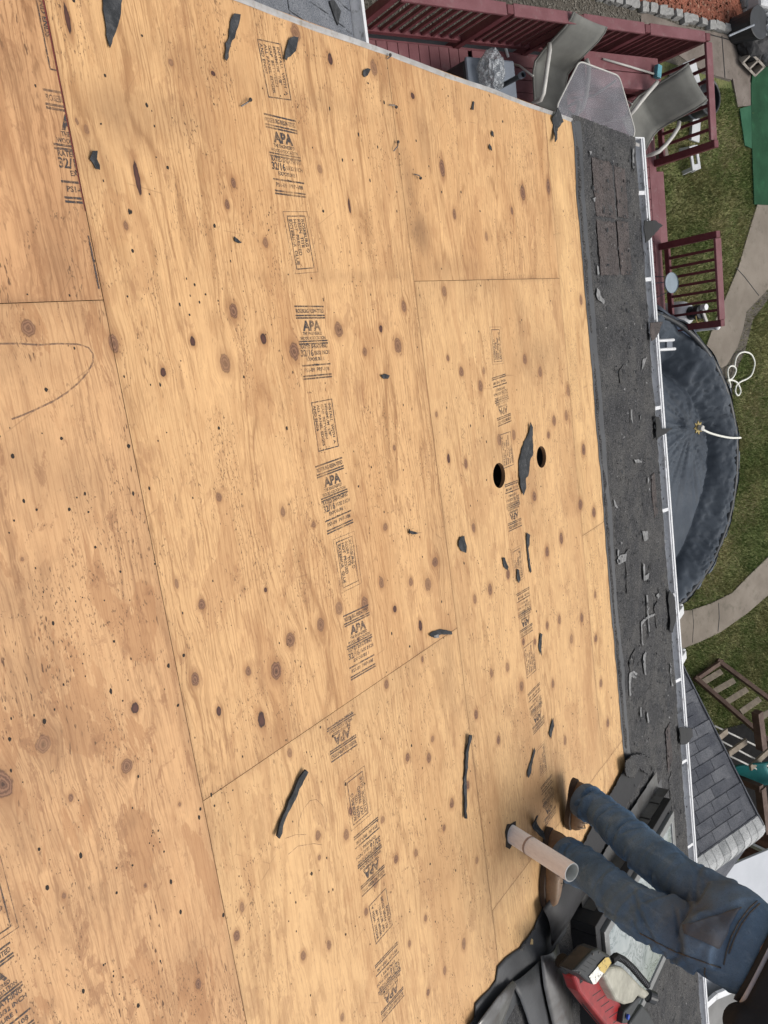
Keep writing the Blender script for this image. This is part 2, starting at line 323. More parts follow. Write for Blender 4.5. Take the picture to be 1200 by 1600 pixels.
# grass
b = NB('lawn'); v = b.obj(); M = b.math
n1 = b.noise(v, .9, 4, .6); n2 = b.noise(b.obj((14, 26, 14)), 1, 4, .7); n3 = b.noise(v, 3.5, 4, .65)
c = b.mix(b.ramp(n1, .36, .62), (.17, .165, .075), (.10, .122, .045))
c = b.mix(M('MULTIPLY', b.ramp(n3, .5, .68), .75), c, (.15, .138, .072)); c = b.mix(M('MULTIPLY', b.ramp(n2, .45, .7), .7), c, (.034, .048, .018))
b.color(c).set(rough=.95, spec=.1); b.bump(n2, 1, .03); LAWN = b.m
b = NB('grass_blade'); oi = b.attr('tone')
c = b.mix(b.ramp(b.noise(b.obj(), 1.0, 5, .68), .42, .58), (.235, .225, .098), (.135, .18, .056)); c = b.mix(b.math('MULTIPLY', b.ramp(oi, .45, 1), .8), c, (.36, .31, .18)); c = b.mix(b.ramp(oi, .35, 0, 0, .5), c, (.032, .06, .017))
b.color(c).set(rough=.8, spec=.15); BLADE = b.m
# pool cover
b = NB('pool_cover_vinyl'); v = b.obj(); M = b.math
wr = b.noise(b.obj((22, 7, 5)), 1, 4, .6, .6); wr2 = b.noise(b.obj((9, 24, 4), (4, 2, 0)), 1, 4, .65, .9)
c = b.mix(b.ramp(b.noise(v, 1.3, 4, .6), .35, .65), (.056, .068, .084), (.042, .052, .066)); c = b.mix(M('MULTIPLY', b.ramp(b.noise(v, 5, 5, .7), .6, .75), .12), c, (.12, .13, .14))
b.color(c).set(rough=b.ramp(b.noise(v, 3, 3, .6), .3, .7, .55, .7), spec=.16); b.bump(M('ADD', wr, wr2), .22, .02); COVER = b.m
# denim
b = NB('denim'); v = b.obj(); M = b.math
tw = b.n('TexWave', bands_direction='DIAGONAL'); b.link(v, tw.inputs[0]); tw.inputs['Scale'].default_value = 170; tw.inputs['Distortion'].default_value = .6
n1 = b.noise(v, 5.5, 4, .6); n2 = b.noise(b.obj((22, 22, 9)), 1, 4, .65); n3 = b.noise(v, 240, 2, .6)
c = b.mix(b.ramp(n1, .35, .68), (.058, .115, .198), (.115, .192, .295)); c = b.mix(M('MULTIPLY', b.ramp(n2, .5, .72), .6), c, (.18, .26, .355))
c = b.mix(M('MULTIPLY', tw.outputs['Fac'], .16), c, (.15, .17, .2)); c = b.mix(M('MULTIPLY', b.ramp(n3, .5, .7), .35), c, (.03, .046, .08))
c = b.mix(M('MULTIPLY', b.attr('soil'), b.ramp(n1, .2, .7, .55, 1)), c, (.088, .07, .058)); c = b.mix(M('MULTIPLY', b.attr('fade'), .7), c, (.20, .245, .285))
b.color(c).set(rough=.85, spec=.2); b.bump(M('ADD', M('MULTIPLY', n2, .9), M('ADD', M('MULTIPLY', n3, .35), M('MULTIPLY', tw.outputs['Fac'], .15))), .5, .006); DENIM = b.m
# clear things
b = NB('table_glass'); v = b.obj(); b.color(b.mix(b.ramp(b.noise(v, 5, 4, .6), .35, .7), (.17, .17, .185), (.22, .215, .235))).set(rough=b.ramp(b.noise(v, 9, 3, .6), .3, .7, .12, .3), spec=.5, alpha=b.ramp(b.noise(v, 2, 3, .6), .3, .7, .34, .52)); GLASS = b.m
b = NB('skylight_dome'); v = b.obj((1, 1, 1)); M = b.math
mr = b.noise(v, 6, 3, .6, 2.5); vein = b.ramp(M('ABSOLUTE', M('SUBTRACT', mr, .5)), .0, .05, 1, 0)
c = b.mix(b.ramp(b.noise(v, 11, 4, .6), .3, .7), (.33, .36, .36), (.25, .285, .285)); c = b.mix(M('MULTIPLY', vein, .75), c, (.09, .12, .12))
b.color(c).set(rough=.16, spec=.6, coat=.3); b.bump(mr, .05, .01); DOME = b.m
b = NB('clear_bag'); v = b.obj(); n = b.noise(v, 14, 4, .6, 1.0); b.color(b.mix(b.ramp(n, .4, .65), (.18, .195, .21), (.36, .38, .40))).set(rough=.2, spec=.7, alpha=b.ramp(n, .35, .68, .42, .85)); b.bump(n, 1, .03); BAG = b.m

# ================================================================== SETTING
def sheet(name, poly, z, m, kind='structure', thick=0.0):
    mb = MB(); p = [Vector((q[0], q[1], z)) for q in poly]
    if thick: mb.prism([v - Vector((0, 0, thick)) for v in p], (0, 0, thick))
    else: mb.add(p, [list(range(len(p)))])
    o = mb.build(name, m); o['kind'] = kind; return o
def gp(*pts): return [gz(x, y, GND)[:2] for x, y in pts]
ground = sheet('ground', [(-300, -300), (300, -300), (300, 300), (-300, 300)], GND, LAWN)
P_PATH1 = gp((1181, 320), (1168, 362), (1152, 417), (1130, 469), (1116, 500), (1100, 545), (1105, 556), (1125, 575), (1133, 571), (1150, 542), (1159, 513), (1164, 487), (1198, 452), (1215, 440), (1235, 380), (1215, 322))
P_DIRT1 = gp((1160, 487), (1146, 540), (1124, 576), (1128, 640), (1142, 640), (1147, 585), (1164, 548), (1176, 500), (1204, 462), (1205, 448))
P_PATH2 = gp((1040, 958), (1080, 952), (1110, 942), (1142, 926), (1165, 902), (1200, 868), (1240, 820), (1280, 850), (1235, 890), (1200, 928), (1165, 958), (1124, 987), (1090, 1003), (1040, 1022))
sheet('dirt_strip', P_DIRT1, GND + .006, DIRT)
o = sheet('garden_path', P_PATH1, GND + .03, CONC, thick=.05); o = sheet('garden_path', P_PATH2, GND + .03, CONC, thick=.05)
def crack(pts, wd=.012):
    mb = MB()
    for a, b_ in zip(pts[:-1], pts[1:]):
        A = gz(*a, GND + .034); B = gz(*b_, GND + .034); mb.bar(A, B, wd, .004)
    o = mb.build('path_joint', BLACK); o['kind'] = 'structure'
crack([(1150, 418), (1163, 432), (1186, 462)]); crack([(1123, 942), (1124, 965), (1122, 987)]); crack([(1082, 952), (1084, 975), (1082, 1004)], .006)
P_PATIO = gp((1000, 18), (1060, 40), (1110, 50), (1158, 60), (1172, 98), (1173, 127), (1168, 132), (1140, 125), (1106, 116), (1070, 95), (1000, 45))
sheet('side_yard_dirt', gp((540, -90), (700, -40), (905, -4), (1010, 20), (1150, 52), (1140, 128), (1105, 118), (960, 70), (560, 70)), GND + .004, DIRT)
sheet('paved_strip', P_PATIO, GND + .02, PAVER, thick=.03)
for a, b_ in (((1128, 56), (1133, 122)), ((1105, 52), (1108, 116)), ((1075, 45), (1140, 62))):
    mb = MB(); mb.bar(gz(*a, GND + .024), gz(*b_, GND + .024), .015, .004); o = mb.build('path_joint', BLACK); o['kind'] = 'structure'
P_SLAB = gp((1142, 124), (1170, 130), (1171, 166), (1150, 168))
sheet('paving_slab', P_SLAB, GND + .035, PAVER, thick=.04)
P_MULCH = gp((900, -60), (935, -6), (1000, 12), (1060, 26), (1110, 37), (1155, 46), (1162, 36), (1215, 30), (1230, -60))
sheet('mulch_bed', P_MULCH, GND + .012, MULCHM)
P_MAT = gp((1173, 110), (1200, 96), (1225, 92), (1226, 322), (1193, 321), (1175, 320), (1171, 215), (1170, 135))
setp(sheet('turf_mat', P_MAT, GND + .045, MATM, None, .02), 'long dark green artificial turf mat laid on the lawn', 'turf mat')
P_MAT2 = gp((1152, 171), (1170, 166), (1171, 233), (1160, 228))
setp(sheet('turf_mat', P_MAT2, GND + .046, MATL, None, .018), 'small paler green turf offcut beside the paving slab', 'turf mat')
# edging stones in a row
for i in range(20):
    f = i / 19; x = 898 + f * 252; y = -18 + f * 67
    p = gz(x, y, GND + .05); q = gz(x + 12.6, y + 3.4, GND + .05); d = (q - p)
    bm = bmesh.new(); bmesh.ops.create_cube(bm, size=1); bmesh.ops.subdivide_edges(bm, edges=bm.edges[:], cuts=3, use_grid_fill=True)
    sc = Vector((d.length * random.uniform(.78, .95), .13 + random.uniform(-.03, .03), .13)); A_ = np.array([v.co[:] for v in bm.verts]); nn = fbm(A_[:, 0] * 2.4 + i * 3, A_[:, 1] * 2.4 + A_[:, 2] * 1.7 + i, 90 + i, 3) - .5
    for v, k_ in zip(bm.verts, nn): r_ = max(abs(v.co.x), abs(v.co.y), abs(v.co.z)); rd = v.co.length; v.co *= (1 - .16 * (rd - .5)) * (1 + .45 * float(k_)); v.co = Vector((v.co.x * sc.x, v.co.y * sc.y, v.co.z * sc.z))
    me = bpy.data.meshes.new('edging_stone'); bm.to_mesh(me); bm.free(); o = link('edging_stone', me, None, [COBBLE]); o.location = p + Vector((random.uniform(-.02, .02),) * 2 + (random.uniform(-.02, .01),)); o.rotation_euler = (random.uniform(-.15, .15), random.uniform(-.15, .15), math.atan2(d.y, d.x) + random.uniform(-.18, .18))
    setp(o, 'rough grey stone in the edging row along the red mulch', 'edging stone', 'edging stones along the mulch bed')
# mulch chips and pebbles
def chips(name, poly, n, z, m, size, kind='stuff', flat=.35):
    P = np.array(poly); lo, hi = P.min(0), P.max(0); q = rng.uniform(lo, hi, (n * 3, 2)); q = q[inside(q, poly)][:n]
    k = len(q); a = rng.uniform(0, 6.28, k); L = rng.uniform(.5, 1.3, k) * size; ww = L * rng.uniform(.2, .5, k)
    ca, sa = np.cos(a), np.sin(a); V = np.zeros((k, 4, 3))
    for j, (u, v_) in enumerate(((-1, -1), (1, -1), (1, 1), (-1, 1))):
        V[:, j, 0] = q[:, 0] + ca * L * u - sa * ww * v_; V[:, j, 1] = q[:, 1] + sa * L * u + ca * ww * v_; V[:, j, 2] = z + rng.uniform(0, flat, k) * size + rng.uniform(-.2, .2, k) * size
    o = link(name, np_mesh(name, V.reshape(-1, 3), np.arange(4 * k).reshape(-1, 4)), None, [m]); o['kind'] = kind; return o
def inside(q, poly):
    P = np.array(poly); x, y = q[:, 0], q[:, 1]; r = np.zeros(len(q), bool); j = len(P) - 1
    for i in range(len(P)):
        c = ((P[i, 1] > y) != (P[j, 1] > y)) & (x < (P[j, 0] - P[i, 0]) * (y - P[i, 1]) / (P[j, 1] - P[i, 1] + 1e-12) + P[i, 0]); r ^= c; j = i
    return r
MULCHC = simple('mulch_chip', (.25, .085, .05), (.15, .05, .03), 7, .95, bump=.3, dirt=(.33, .24, .17))
chips('mulch_chips', P_MULCH, 5000, GND + .03, MULCHC, .035)
chips('gravel', gp((540, -90), (905, -4), (1140, 50), (1100, 75), (960, 60), (560, 60)), 4000, GND + .012, simple('gravel_bits', (.17, .155, .13), (.08, .075, .06), 9, .9), .018)
# grass blades
P_SHADE = gp((1120, 1140), (1160, 1130), (1200, 1165), (1200, 1290), (1175, 1270), (1140, 1190))
POOL_C = Vector((2.3, 8.2)); POOL_R = 2.2
def grass(n):
    q = np.stack([rng.uniform(-3.2, 9.5, n), rng.uniform(9.2, 15.5, n)], 1)
    keep = np.ones(n, bool)
    for P in (P_PATH1, P_PATH2, P_PATIO, P_SLAB, P_MULCH, P_MAT, P_MAT2, P_SHADE): keep &= ~inside(q, P)
    keep &= ~(inside(q, P_DIRT1) & (rng.random(n) > .12))
    keep &= np.hypot(q[:, 0] - POOL_C.x, q[:, 1] - POOL_C.y) > POOL_R
    cl = fbm(q[:, 0] * 2.2, q[:, 1] * 2.2, 5); keep &= rng.random(n) < (.25 + 1.3 * cl)
    q = q[keep]; k = len(q); a = rng.uniform(0, 6.28, k); h = rng.uniform(.025, .07, k); wd = rng.uniform(.004, .008, k); ln = rng.uniform(.0, .06, k); b_ = rng.uniform(0, 6.28, k)
    V = np.zeros((k, 3, 3)); V[:, 0, :2] = q - np.stack([np.cos(a), np.sin(a)], 1) * wd[:, None]; V[:, 1, :2] = q + np.stack([np.cos(a), np.sin(a)], 1) * wd[:, None]
    V[:, 2, :2] = q + np.stack([np.cos(b_), np.sin(b_)], 1) * ln[:, None]; V[:, :2, 2] = GND; V[:, 2, 2] = GND + h
    me = np_mesh('grass', V.reshape(-1, 3), np.arange(3 * k).reshape(-1, 3)); attr(me, 'tone', np.repeat(np.clip(rng.random(k) * .8 + (fbm(q[:, 0] * 1.3, q[:, 1] * 1.3, 9) - .5) * 1.2, 0, 1), 3))
    o = link('grass', me, None, [BLADE]); o['kind'] = 'stuff'
grass(420000)

# ================================================================== HOUSE
house = empty('house', (2, 1, GND), 'house with its shingles torn off down to bare plywood roof sheets', 'house')
S_RAKE = -.713
# ---- knots: (x, y) seen, half length, half width (photo pixels), tone 0 brown / 1 dark red
KN = [(352,569,15,8.5,0),(365,487,12,7,0),(178,538,15,8,0),(301,534,8,4.5,1),(255,582,8,5,1),(412,530,9,5,1),(460,550,14,8,0),(529,516,12,7,0),(595,514,6,3,1),(570,550,7,4,0),(622,541,12,6,0),(631,480,9,4,0),(682,648,5,2.5,0),(616,700,5,2.5,0),(694,456,8,4,0),
(530,951,11,6,0),(570,944,11,6,0),(501,977,11,6.5,0),(454,1001,12,8,0),(432,1049,15,9,0),(415,922,4,3,1),(596,911,9,4,0),(642,910,7,3.5,0),(669,914,11,5,0),(680,879,8,5,0),(617,952,6,3,1),(657,978,9,3,1),(442,800,9,4,0),(602,824,6,4,0),(490,820,5,4,0),(604,1070,8,4,0),
(211,1107,9,7,1),(68,1163,15,14,0),(198,1198,12,11,0),(342,1112,8,4.5,1),(305,1062,11,7,0),(388,1049,8,5,0),(315,945,9,6,0),(276,913,9,3.5,0),(342,777,8,5,0),(409,1126,14,6,1),(5,1227,24,18,0),(35,874,4,4,0),(44,513,14,12,0),
(111,1247,7,5,0),(100,1400,6,4.5,0),(310,1538,9,5.5,0),(378,1418,9,4.5,0),(370,1463,9,6,0),(227,1384,5,3,0),(281,1257,4,3,0),
(453,1177,8,4.5,0),(497,1306,8,5,0),(541,1305,9,5,0),(499,1340,5,3,0),(548,1268,8,3,0),(587,1380,8,4,0),(572,1425,7,3.5,0),(514,1477,9,4,0),(474,1494,8,5,0),(535,1590,7,4,0),(637,1184,7,4,0),(670,1185,8,4,0),(676,1155,5,3,0),(619,1343,7,4,0),(650,1333,7,3.5,0),(598,1281,6,4,0),(706,1256,8,4,0),(694,1294,5,3,0),(731,1227,7,3,0),(665,1435,6,3,0),(640,1475,6,3,0),(725,1475,10,3.5,0),(695,1517,8,3,0),(669,1551,6,3,0),(744,1117,8,3,0),(745,1345,6,3,0),
(721,581,8,3.5,0),(751,604,9,3.5,0),(756,580,6,2.5,0),(820,562,8,3,0),(844,582,8,3,0),(780,688,9,3.5,0),(803,680,9,3,0),(866,658,8,3,0),(888,612,8,3,0),(885,650,8,2.5,0),(912,703,9,3,0),(907,789,8,3.5,0),(928,801,8,3,0),(728,725,8,3,0),(701,717,8,2.5,1),(835,776,8,3.5,0),(877,842,9,3,0),(855,863,8,3,0),(740,825,8,3,0),(908,470,8,2.5,0),(857,680,6,2.5,0),
(766,922,9,3.5,0),(742,937,8,3,0),(794,898,8,3,0),(874,969,8,2.5,0),(909,966,8,2.5,0),(893,999,8,3,0),(855,978,7,2.5,0),(931,998,6,2.5,0),(793,1043,8,3,0),(768,1052,8,2.5,0),(815,1073,8,3.5,0),(864,1069,7,2.5,0),(779,1157,7,3,0),(818,1003,6,2.5,0),(939,1068,7,2.5,0),(883,1158,8,2.5,0),(706,1255,8,3,0),
(516,93,9,4,1),(584,107,12,5.5,0),(462,52,13,8,0),(546,322,13,2,1),(500,265,7,4,0),(365,287,8,4,0),(355,320,8,4,0),(415,380,8,4.5,0),(691,264,14,4,0),(817,302,12,4,0),(857,293,12,3,0),(710,335,8,3,0),(215,280,28,4.5,1),(106,32,24,4,1),(267,98,6,4,0),(333,115,4,4,1),(135,203,8,4,0),(197,353,8,4,0),(120,190,6,3,0),(645,150,5,3,1),(660,1030,5,2,0),(560,1000,4,2,0),(836,1003,5,2,0),(930,930,6,2,0),(700,560,5,2.5,0),(950,1130,7,2.5,0),(800,330,6,2,0),(760,370,7,2.5,0)]
KNOT = []
for x, y, hl, hw, tone in KN:
    c = rf(x, y); la = (rf(x, y + hl) - rf(x, y - hl)).x / 2; lw = (rf(x + hw, y) - rf(x - hw, y)).y / 2
    KNOT.append((c.x, c.y, abs(la) * .9, abs(lw) * .9, tone))
STAIN_SHADE = []   # soft dirt, plus the boots' shadow painted in: centre px, half sizes px, strength
for x, y, hx, hy, k in [(655,365,16,40,.75),(180,180,60,60,.5),(130,230,40,70,.45),(470,150,200,22,.22),(25,930,70,60,.4),(40,1060,60,80,.35),(110,760,70,60,.3),(250,180,90,45,.35),(840,560,40,40,.4),(815,520,10,60,.4),(660,210,16,50,.35),(638,300,14,90,.5),(600,430,180,10,.22),(20,1290,60,70,.35),(205,1285,18,22,.4),(300,1500,40,40,.25),(50,720,50,60,.35),(700,420,60,25,.3),(860,1240,30,60,.3),(830,760,18,60,.25),(770,700,30,40,.25),(90,400,40,90,.4),(20,560,80,40,.3),(730,150,80,40,.2),(690,880,14,90,.3),(80,1160,90,80,.3),(150,1400,120,60,.2),(700,1050,14,120,.25),(300,100,120,40,.25),(20,100,60,80,.3),(700,1330,80,60,.2),(900,250,40,40,.15)]:
    c = rf(x, y); STAIN_SHADE.append((c.x, c.y, abs((rf(x, y + hy) - rf(x, y - hy)).x) / 2, abs((rf(x + hx, y) - rf(x - hx, y)).y) / 2, k))
HOLES = [(rf(780, 743).x, rf(780, 743).y, .05), (rf(846, 714).x, rf(846, 714).y, .047)]
def panel(s0, s1, t0, t1, m, label, seed, fine=.005, tfine=None, sfine=None):
    def axis(a, b_, lo, hi):
        pts = [a]; x = a
        while x < b_ - 1e-6:
            st_ = fine if lo - fine <= x <= hi else .06
            x = min(b_, x + st_); 
            pts.append(x)
        if pts[-1] - pts[-2] < .001: pts.pop(-2)
        return np.array(pts)
    sa = axis(s0, s1, *(sfine or (s0, s1))); ta = axis(t0, t1, *(tfine or (t0, t1)))
    Sg, Tg = np.meshgrid(sa, ta, indexing='ij'); n, mm = Sg.shape
    g = Tg + seed * 1.7 + .018 * (fbm(Sg * 2.1, Tg * 5, seed) - .5) + .05 * (fbm(Sg * .8 + 9, Tg * 1.5, seed + 5) - .5)
    kd = np.full(Sg.shape, 9.0); kt = np.zeros(Sg.shape); ko = np.full(Sg.shape, .8)
    rs = np.random.default_rng(seed); extra = []
    for (ks, kt_, a, b_, tone) in KNOT + extra:
        op = 1.0 if tone or a > .022 else float(np.random.default_rng(int(ks * 1e4) % 9999 + 9999).uniform(.6, 1.0))
        i0, i1 = np.searchsorted(sa, [ks - a * 7, ks + a * 7]); j0, j1 = np.searchsorted(ta, [kt_ - b_ * 7, kt_ + b_ * 7])
        if i0 == i1 or j0 == j1 or not (s0 - .02 < ks < s1 + .02 and t0 - .02 < kt_ < t1 + .02): continue
        ds = Sg[i0:i1, j0:j1] - ks; dt = Tg[i0:i1, j0:j1] - kt_
        tail = np.where(ds > 0, 1.0, .82); d = np.sqrt((ds / a * tail) ** 2 + (dt / b_) ** 2); sub = kd[i0:i1, j0:j1]; mk = d < sub
        kt[i0:i1, j0:j1] = np.where(mk, tone, kt[i0:i1, j0:j1]); ko[i0:i1, j0:j1] = np.where(mk, op, ko[i0:i1, j0:j1]); kd[i0:i1, j0:j1] = np.minimum(sub, d)
        d2 = np.sqrt((ds / (a * 2.6)) ** 2 + (dt / (b_ * 2.4)) ** 2); g[i0:i1, j0:j1] -= dt * .9 * np.exp(-d2 ** 2)
    stn = np.zeros(Sg.shape)
    for (cs, ct, a, b_, k) in STAIN_SHADE: stn = np.maximum(stn, k * np.exp(-((Sg - cs) / a) ** 2 - ((Tg - ct) / b_) ** 2))
    edge = np.minimum(np.minimum(Sg - s0, s1 - Sg), np.minimum(Tg - t0, t1 - Tg))
    stn = np.maximum(stn, .5 * np.exp(-edge / .012) * fbm(Sg * 9, Tg * 9, seed + 2) * 1.3); stn = np.maximum(stn, .26 * np.exp(-edge / .09) * np.clip(fbm(Sg * 4, Tg * 4, seed + 3) * 2.2 - .6, 0, 1))
    V = np.stack([Sg, Tg, np.zeros(Sg.shape)], -1).reshape(-1, 3); F = grid_faces(n, mm)
    hk = [h for h in HOLES if s0 < h[0] < s1 and t0 < h[1] < t1]
    for hs, ht, hr in hk:
        dd = np.hypot(V[:, 0] - hs, V[:, 1] - ht); F = F[~(dd[F] < hr).any(1)]
        used = np.unique(F); cnt = np.bincount(F.ravel(), minlength=len(V)); bd = used[(cnt[used] < 4) & (np.abs(dd[used] - hr) < fine * 2.2)]
        ang = np.arctan2(V[bd, 1] - ht, V[bd, 0] - hs); V[bd, 0] = hs + np.cos(ang) * hr; V[bd, 1] = ht + np.sin(ang) * hr
    base = len(V); Z = -.012
    cs = [(s0, t0), (s1, t0), (s1, t1), (s0, t1)]
    ex = [(x, y, 0) for x, y in cs] + [(x, y, Z) for x, y in cs]; V = np.vstack([V, ex])
    F = np.vstack([F, [[base + i, base + 4 + i, base + 4 + (i + 1) % 4, base + (i + 1) % 4] for i in range(4)]])
    me = np_mesh('plywood_panel', V, F)
    for nm, ar, dv in (('g', g, 0), ('kd', kd, 9), ('kt', kt, 0), ('ko', ko, 1), ('stain_shade', stn, .6)): attr(me, nm, np.concatenate([ar.ravel(), np.full(8, dv)]))
    o = link('plywood_panel', me, house, [m]); o.matrix_parent_inverse = house_inv @ ROOF_ROT
    if label: o['label'] = label
    for hs, ht, hr in hk:
        mb = MB(); k = 28
        vs = [Vector((hs + math.cos(6.2832 * i / k) * hr, ht + math.sin(6.2832 * i / k) * hr, z)) for z in (0, -.016) for i in range(k)]
        mb.add(vs, [[i, (i + 1) % k, k + (i + 1) % k, k + i] for i in range(k)])
        h = mb.build('hole_edge', PLYEDGE); h.parent = o
    return o
house_inv = parent_world(house).inverted()
G = .0008
p_r0a = panel(-2.2, .026 - G, -1.22, -G * 1.5, PLY[0], None, 1, tfine=(-.5, 0), sfine=(-.75, .1))
p_r0b = panel(.026 + G, 2.466, -1.22, -G, PLY[4], None, 2, tfine=(-.75, 0), sfine=(.02, 2.1))
p_r1a = panel(S_RAKE, 1.228 - G, G, 1.22 - G, PLY[1], None, 3)
p_r1b = panel(1.228 + G, 3.0, G, 1.22 - G, PLY[2], None, 4, sfine=(1.2, 2.8))
p_r2a = panel(S_RAKE, -G, 1.22 + G, 2.40 - G * .7, PLY[1], None, 5)
p_r2b = panel(G, 2.406 - G, 1.22 + G, 2.40 - G * .7, PLY[2], None, 6)
p_r2c = panel(2.406 + G, 3.0, 1.22 + G, 2.40 - G, PLY[3], None, 7, sfine=(2.4, 2.8))
p_r3a = panel(S_RAKE, 1.198 - G, 2.40 + G * .7, 2.74, PLY[3], None, 8)
p_r3b = panel(1.198 + G, 2.406 - G, 2.40 + G * .7, 2.74, PLY[3], None, 9)
p_r3c = panel(2.406 + G, 3.0, 2.40 + G, 2.74, PLY[3], None, 10, sfine=(2.4, 2.8))
def roofpart(o, parent):
    """mesh written in roof coordinates (along eave, down slope, out of roof)"""
    o.parent = parent
    o.matrix_parent_inverse = (house_inv @ ROOF_ROT) if parent is house else Matrix.Identity(4)
    return o
# loose extra sheets of the row that the first panel's left end belongs to run past the rake: trim them
# (rows start at the rake edge; the top-left sheet is cut there too)
# ---- printed stamps
def text_mesh(body, size, x, y, align='CENTER', sx=1.0):
    cu = bpy.data.curves.new('txt', 'FONT'); cu.body = body; cu.size = size; cu.align_x = align; cu.resolution_u = 2; cu.offset = size * (.05 if body == 'APA' else .03)
    o = bpy.data.objects.new('txt', cu); COL.objects.link(o); dg = bpy.context.evaluated_depsgraph_get(); me = bpy.data.meshes.new_from_object(o.evaluated_get(dg))
    vs = [(v.co.x * sx + x, v.co.y + y, 0) for v in me.vertices]; fs = [list(p.vertices) for p in me.polygons]
    bpy.data.objects.remove(o); bpy.data.curves.remove(cu); bpy.data.meshes.remove(me); return vs, fs
def rect(mb, x0, y0, x1, y1): mb.add([(x0, y0, 0), (x1, y0, 0), (x1, y1, 0), (x0, y1, 0)], [[0, 1, 2, 3]])
def frame(mb, x0, y0, x1, y1, w_):
    rect(mb, x0, y0, x1, y0 + w_); rect(mb, x0, y1 - w_, x1, y1); rect(mb, x0, y0 + w_, x0 + w_, y1 - w_); rect(mb, x1 - w_, y0 + w_, x1, y1 - w_)
def fit(mb, body, y, size, width):
    vs, fs = text_mesh(body, size, 0, y); wd = max(v[0] for v in vs) - min(v[0] for v in vs); k = width / wd
    mb.add([(v[0] * k, v[1], 0) for v in vs], fs)
def grade_stamp():          # unit: width 1 (x), reads upright, y up, height 1.65
    m = MB(); H = .825
    for y in (.80, .60, .545, .03, -.025, -.505, -.74, -.80): rect(m, -.5, y - .018, .5, y + .018)
    fit(m, 'ROSEBURG RESIN-TITE\u00ae', .655, .13, .94)
    fit(m, 'APA', .27, .30, .62); fit(m, 'THE ENGINEERED', .165, .10, .66); fit(m, 'WOOD ASSOCIATION', .065, .10, .86)
    fit(m, 'RATED SHEATHING', -.13, .12, .92); vs, fs = text_mesh('32/16', .21, -.27, -.30); m.add([((v[0] + .27) * .9 - .27, v[1], 0) for v in vs], fs)
    vs, fs = text_mesh('15/32 INCH', .12, .24, -.275); m.add([((v[0] - .24) * .9 + .24, v[1], 0) for v in vs], fs)
    fit(m, 'EXPOSURE 1', -.41, .11, .6); fit(m, '701', -.525, .07, .12); fit(m, 'PS1-09  PRP-108', -.65, .12, .86)
    return m
def gap_stamp():            # width 1.45 (reading direction), height .95
    m = MB(); frame(m, -.725, -.475, .725, .475, .032)
    for i, l in enumerate(('INSTALL  WITH  A', 'MINIMUM  1/8"', 'GAP  BETWEEN', 'ALL PANEL EDGES', 'AND ENDS')):
        vs, fs = text_mesh(l, .15, -.62, .27 - i * .17, 'LEFT'); m.add(vs, fs)
    return m
def glue_stamp():
    m = MB(); frame(m, -.9, -.56, .9, .56, .014); frame(m, -.78, -.42, .78, .42, .032)
    for i, l in enumerate(('ROSEBURG \u00ae', 'RESIN  TITE', 'HOT  PRESSED', 'EXTERIOR  GLUE')):
        vs, fs = text_mesh(l, .19, -.68, .2 - i * .185, 'LEFT'); m.add([((v[0] + .68) * (.86 if i < 3 else .92) - .68, v[1], 0) for v in vs], fs)
    return m
ST = {'grade': grade_stamp(), 'gap': gap_stamp(), 'glue': glue_stamp()}
def stamp(kind, panel_o, s, t, rot, width, ink=INK, clip=None, sy=1.0, n=.0007):
    """rot 0: text up = -s (photo upright); 180: turned; 90: reads along +s"""
    m = ST[kind]; a = math.radians(rot); ca, sa = math.cos(a), math.sin(a); vs = []
    for x, y, z in m.v:
        x *= width; y *= width * sy
        # local x -> +t, local y -> -s, rotated
        u = x * ca - y * sa; v_ = x * sa + y * ca; vs.append((s - v_, t + u, n))
    me = bpy.data.meshes.new('printed_stamp'); me.from_pydata(vs, [], m.f); me.update()
    bm = bmesh.new(); bm.from_mesh(me)
    if clip is not None: bmesh.ops.bisect_plane(bm, geom=list(bm.verts) + list(bm.edges) + list(bm.faces), plane_co=clip[0], plane_no=clip[1], clear_outer=True)
    bmesh.ops.recalc_face_normals(bm, faces=bm.faces)
    for f in bm.faces:
        if f.normal.z < 0: f.normal_flip()
    bm.to_mesh(me); bm.free(); o = link('printed_stamp', me, None, [ink]); roofpart(o, panel_o); return o
def at(px, py): p = rf(px, py); return p.x, p.y
J = lambda: random.uniform(-3, 3)
stamp('gap', p_r1a, *at(429, 110), 90 + 180 + 4, .098)
for x, y in ((446, 245), (490, 535), (523, 774)): stamp('grade', p_r1a, *at(x, y), J(), .125)
for x, y in ((470, 379), (543, 878)): stamp('glue', p_r1a, *at(x, y), -90 + J(), .092)
stamp('gap', p_r1a, *at(508, 664), -90 + J(), .098)
stamp('grade', p_r1a, *at(562, 1003), J(), .125, INKF)
stamp('grade', p_r1b, *at(532, 1128), 180 + J(), .125, INKF, clip=((1.262, 0, 0), (-1, 0, 0)))
stamp('glue', p_r1b, *at(559, 1247), 90 + J(), .092, INKF); stamp('grade', p_r1b, *at(578, 1338), 180 + J(), .125)
stamp('gap', p_r1b, *at(595, 1431), 90 + J(), .098, INKF); stamp('grade', p_r1b, *at(609, 1533), 180 + J(), .125, INKF)
for x, y, k in ((776, 540, 'glue'), (784, 625, 'grade'), (792, 703, 'gap'), (802, 790, 'grade'), (809, 882, 'glue'), (820, 957, 'grade'), (828, 1030, 'gap'), (838, 1107, 'grade'), (847, 1187, 'glue'), (857, 1250, 'grade')):
    stamp(k, p_r2b, *at(x, y), {'glue': 90, 'gap': 90, 'grade': 180}[k] + J(), {'glue': .08, 'gap': .095, 'grade': .118}[k], INK if k == 'grade' else INKF)
CL = ((0, -.004, 0), (0, 1, 0))
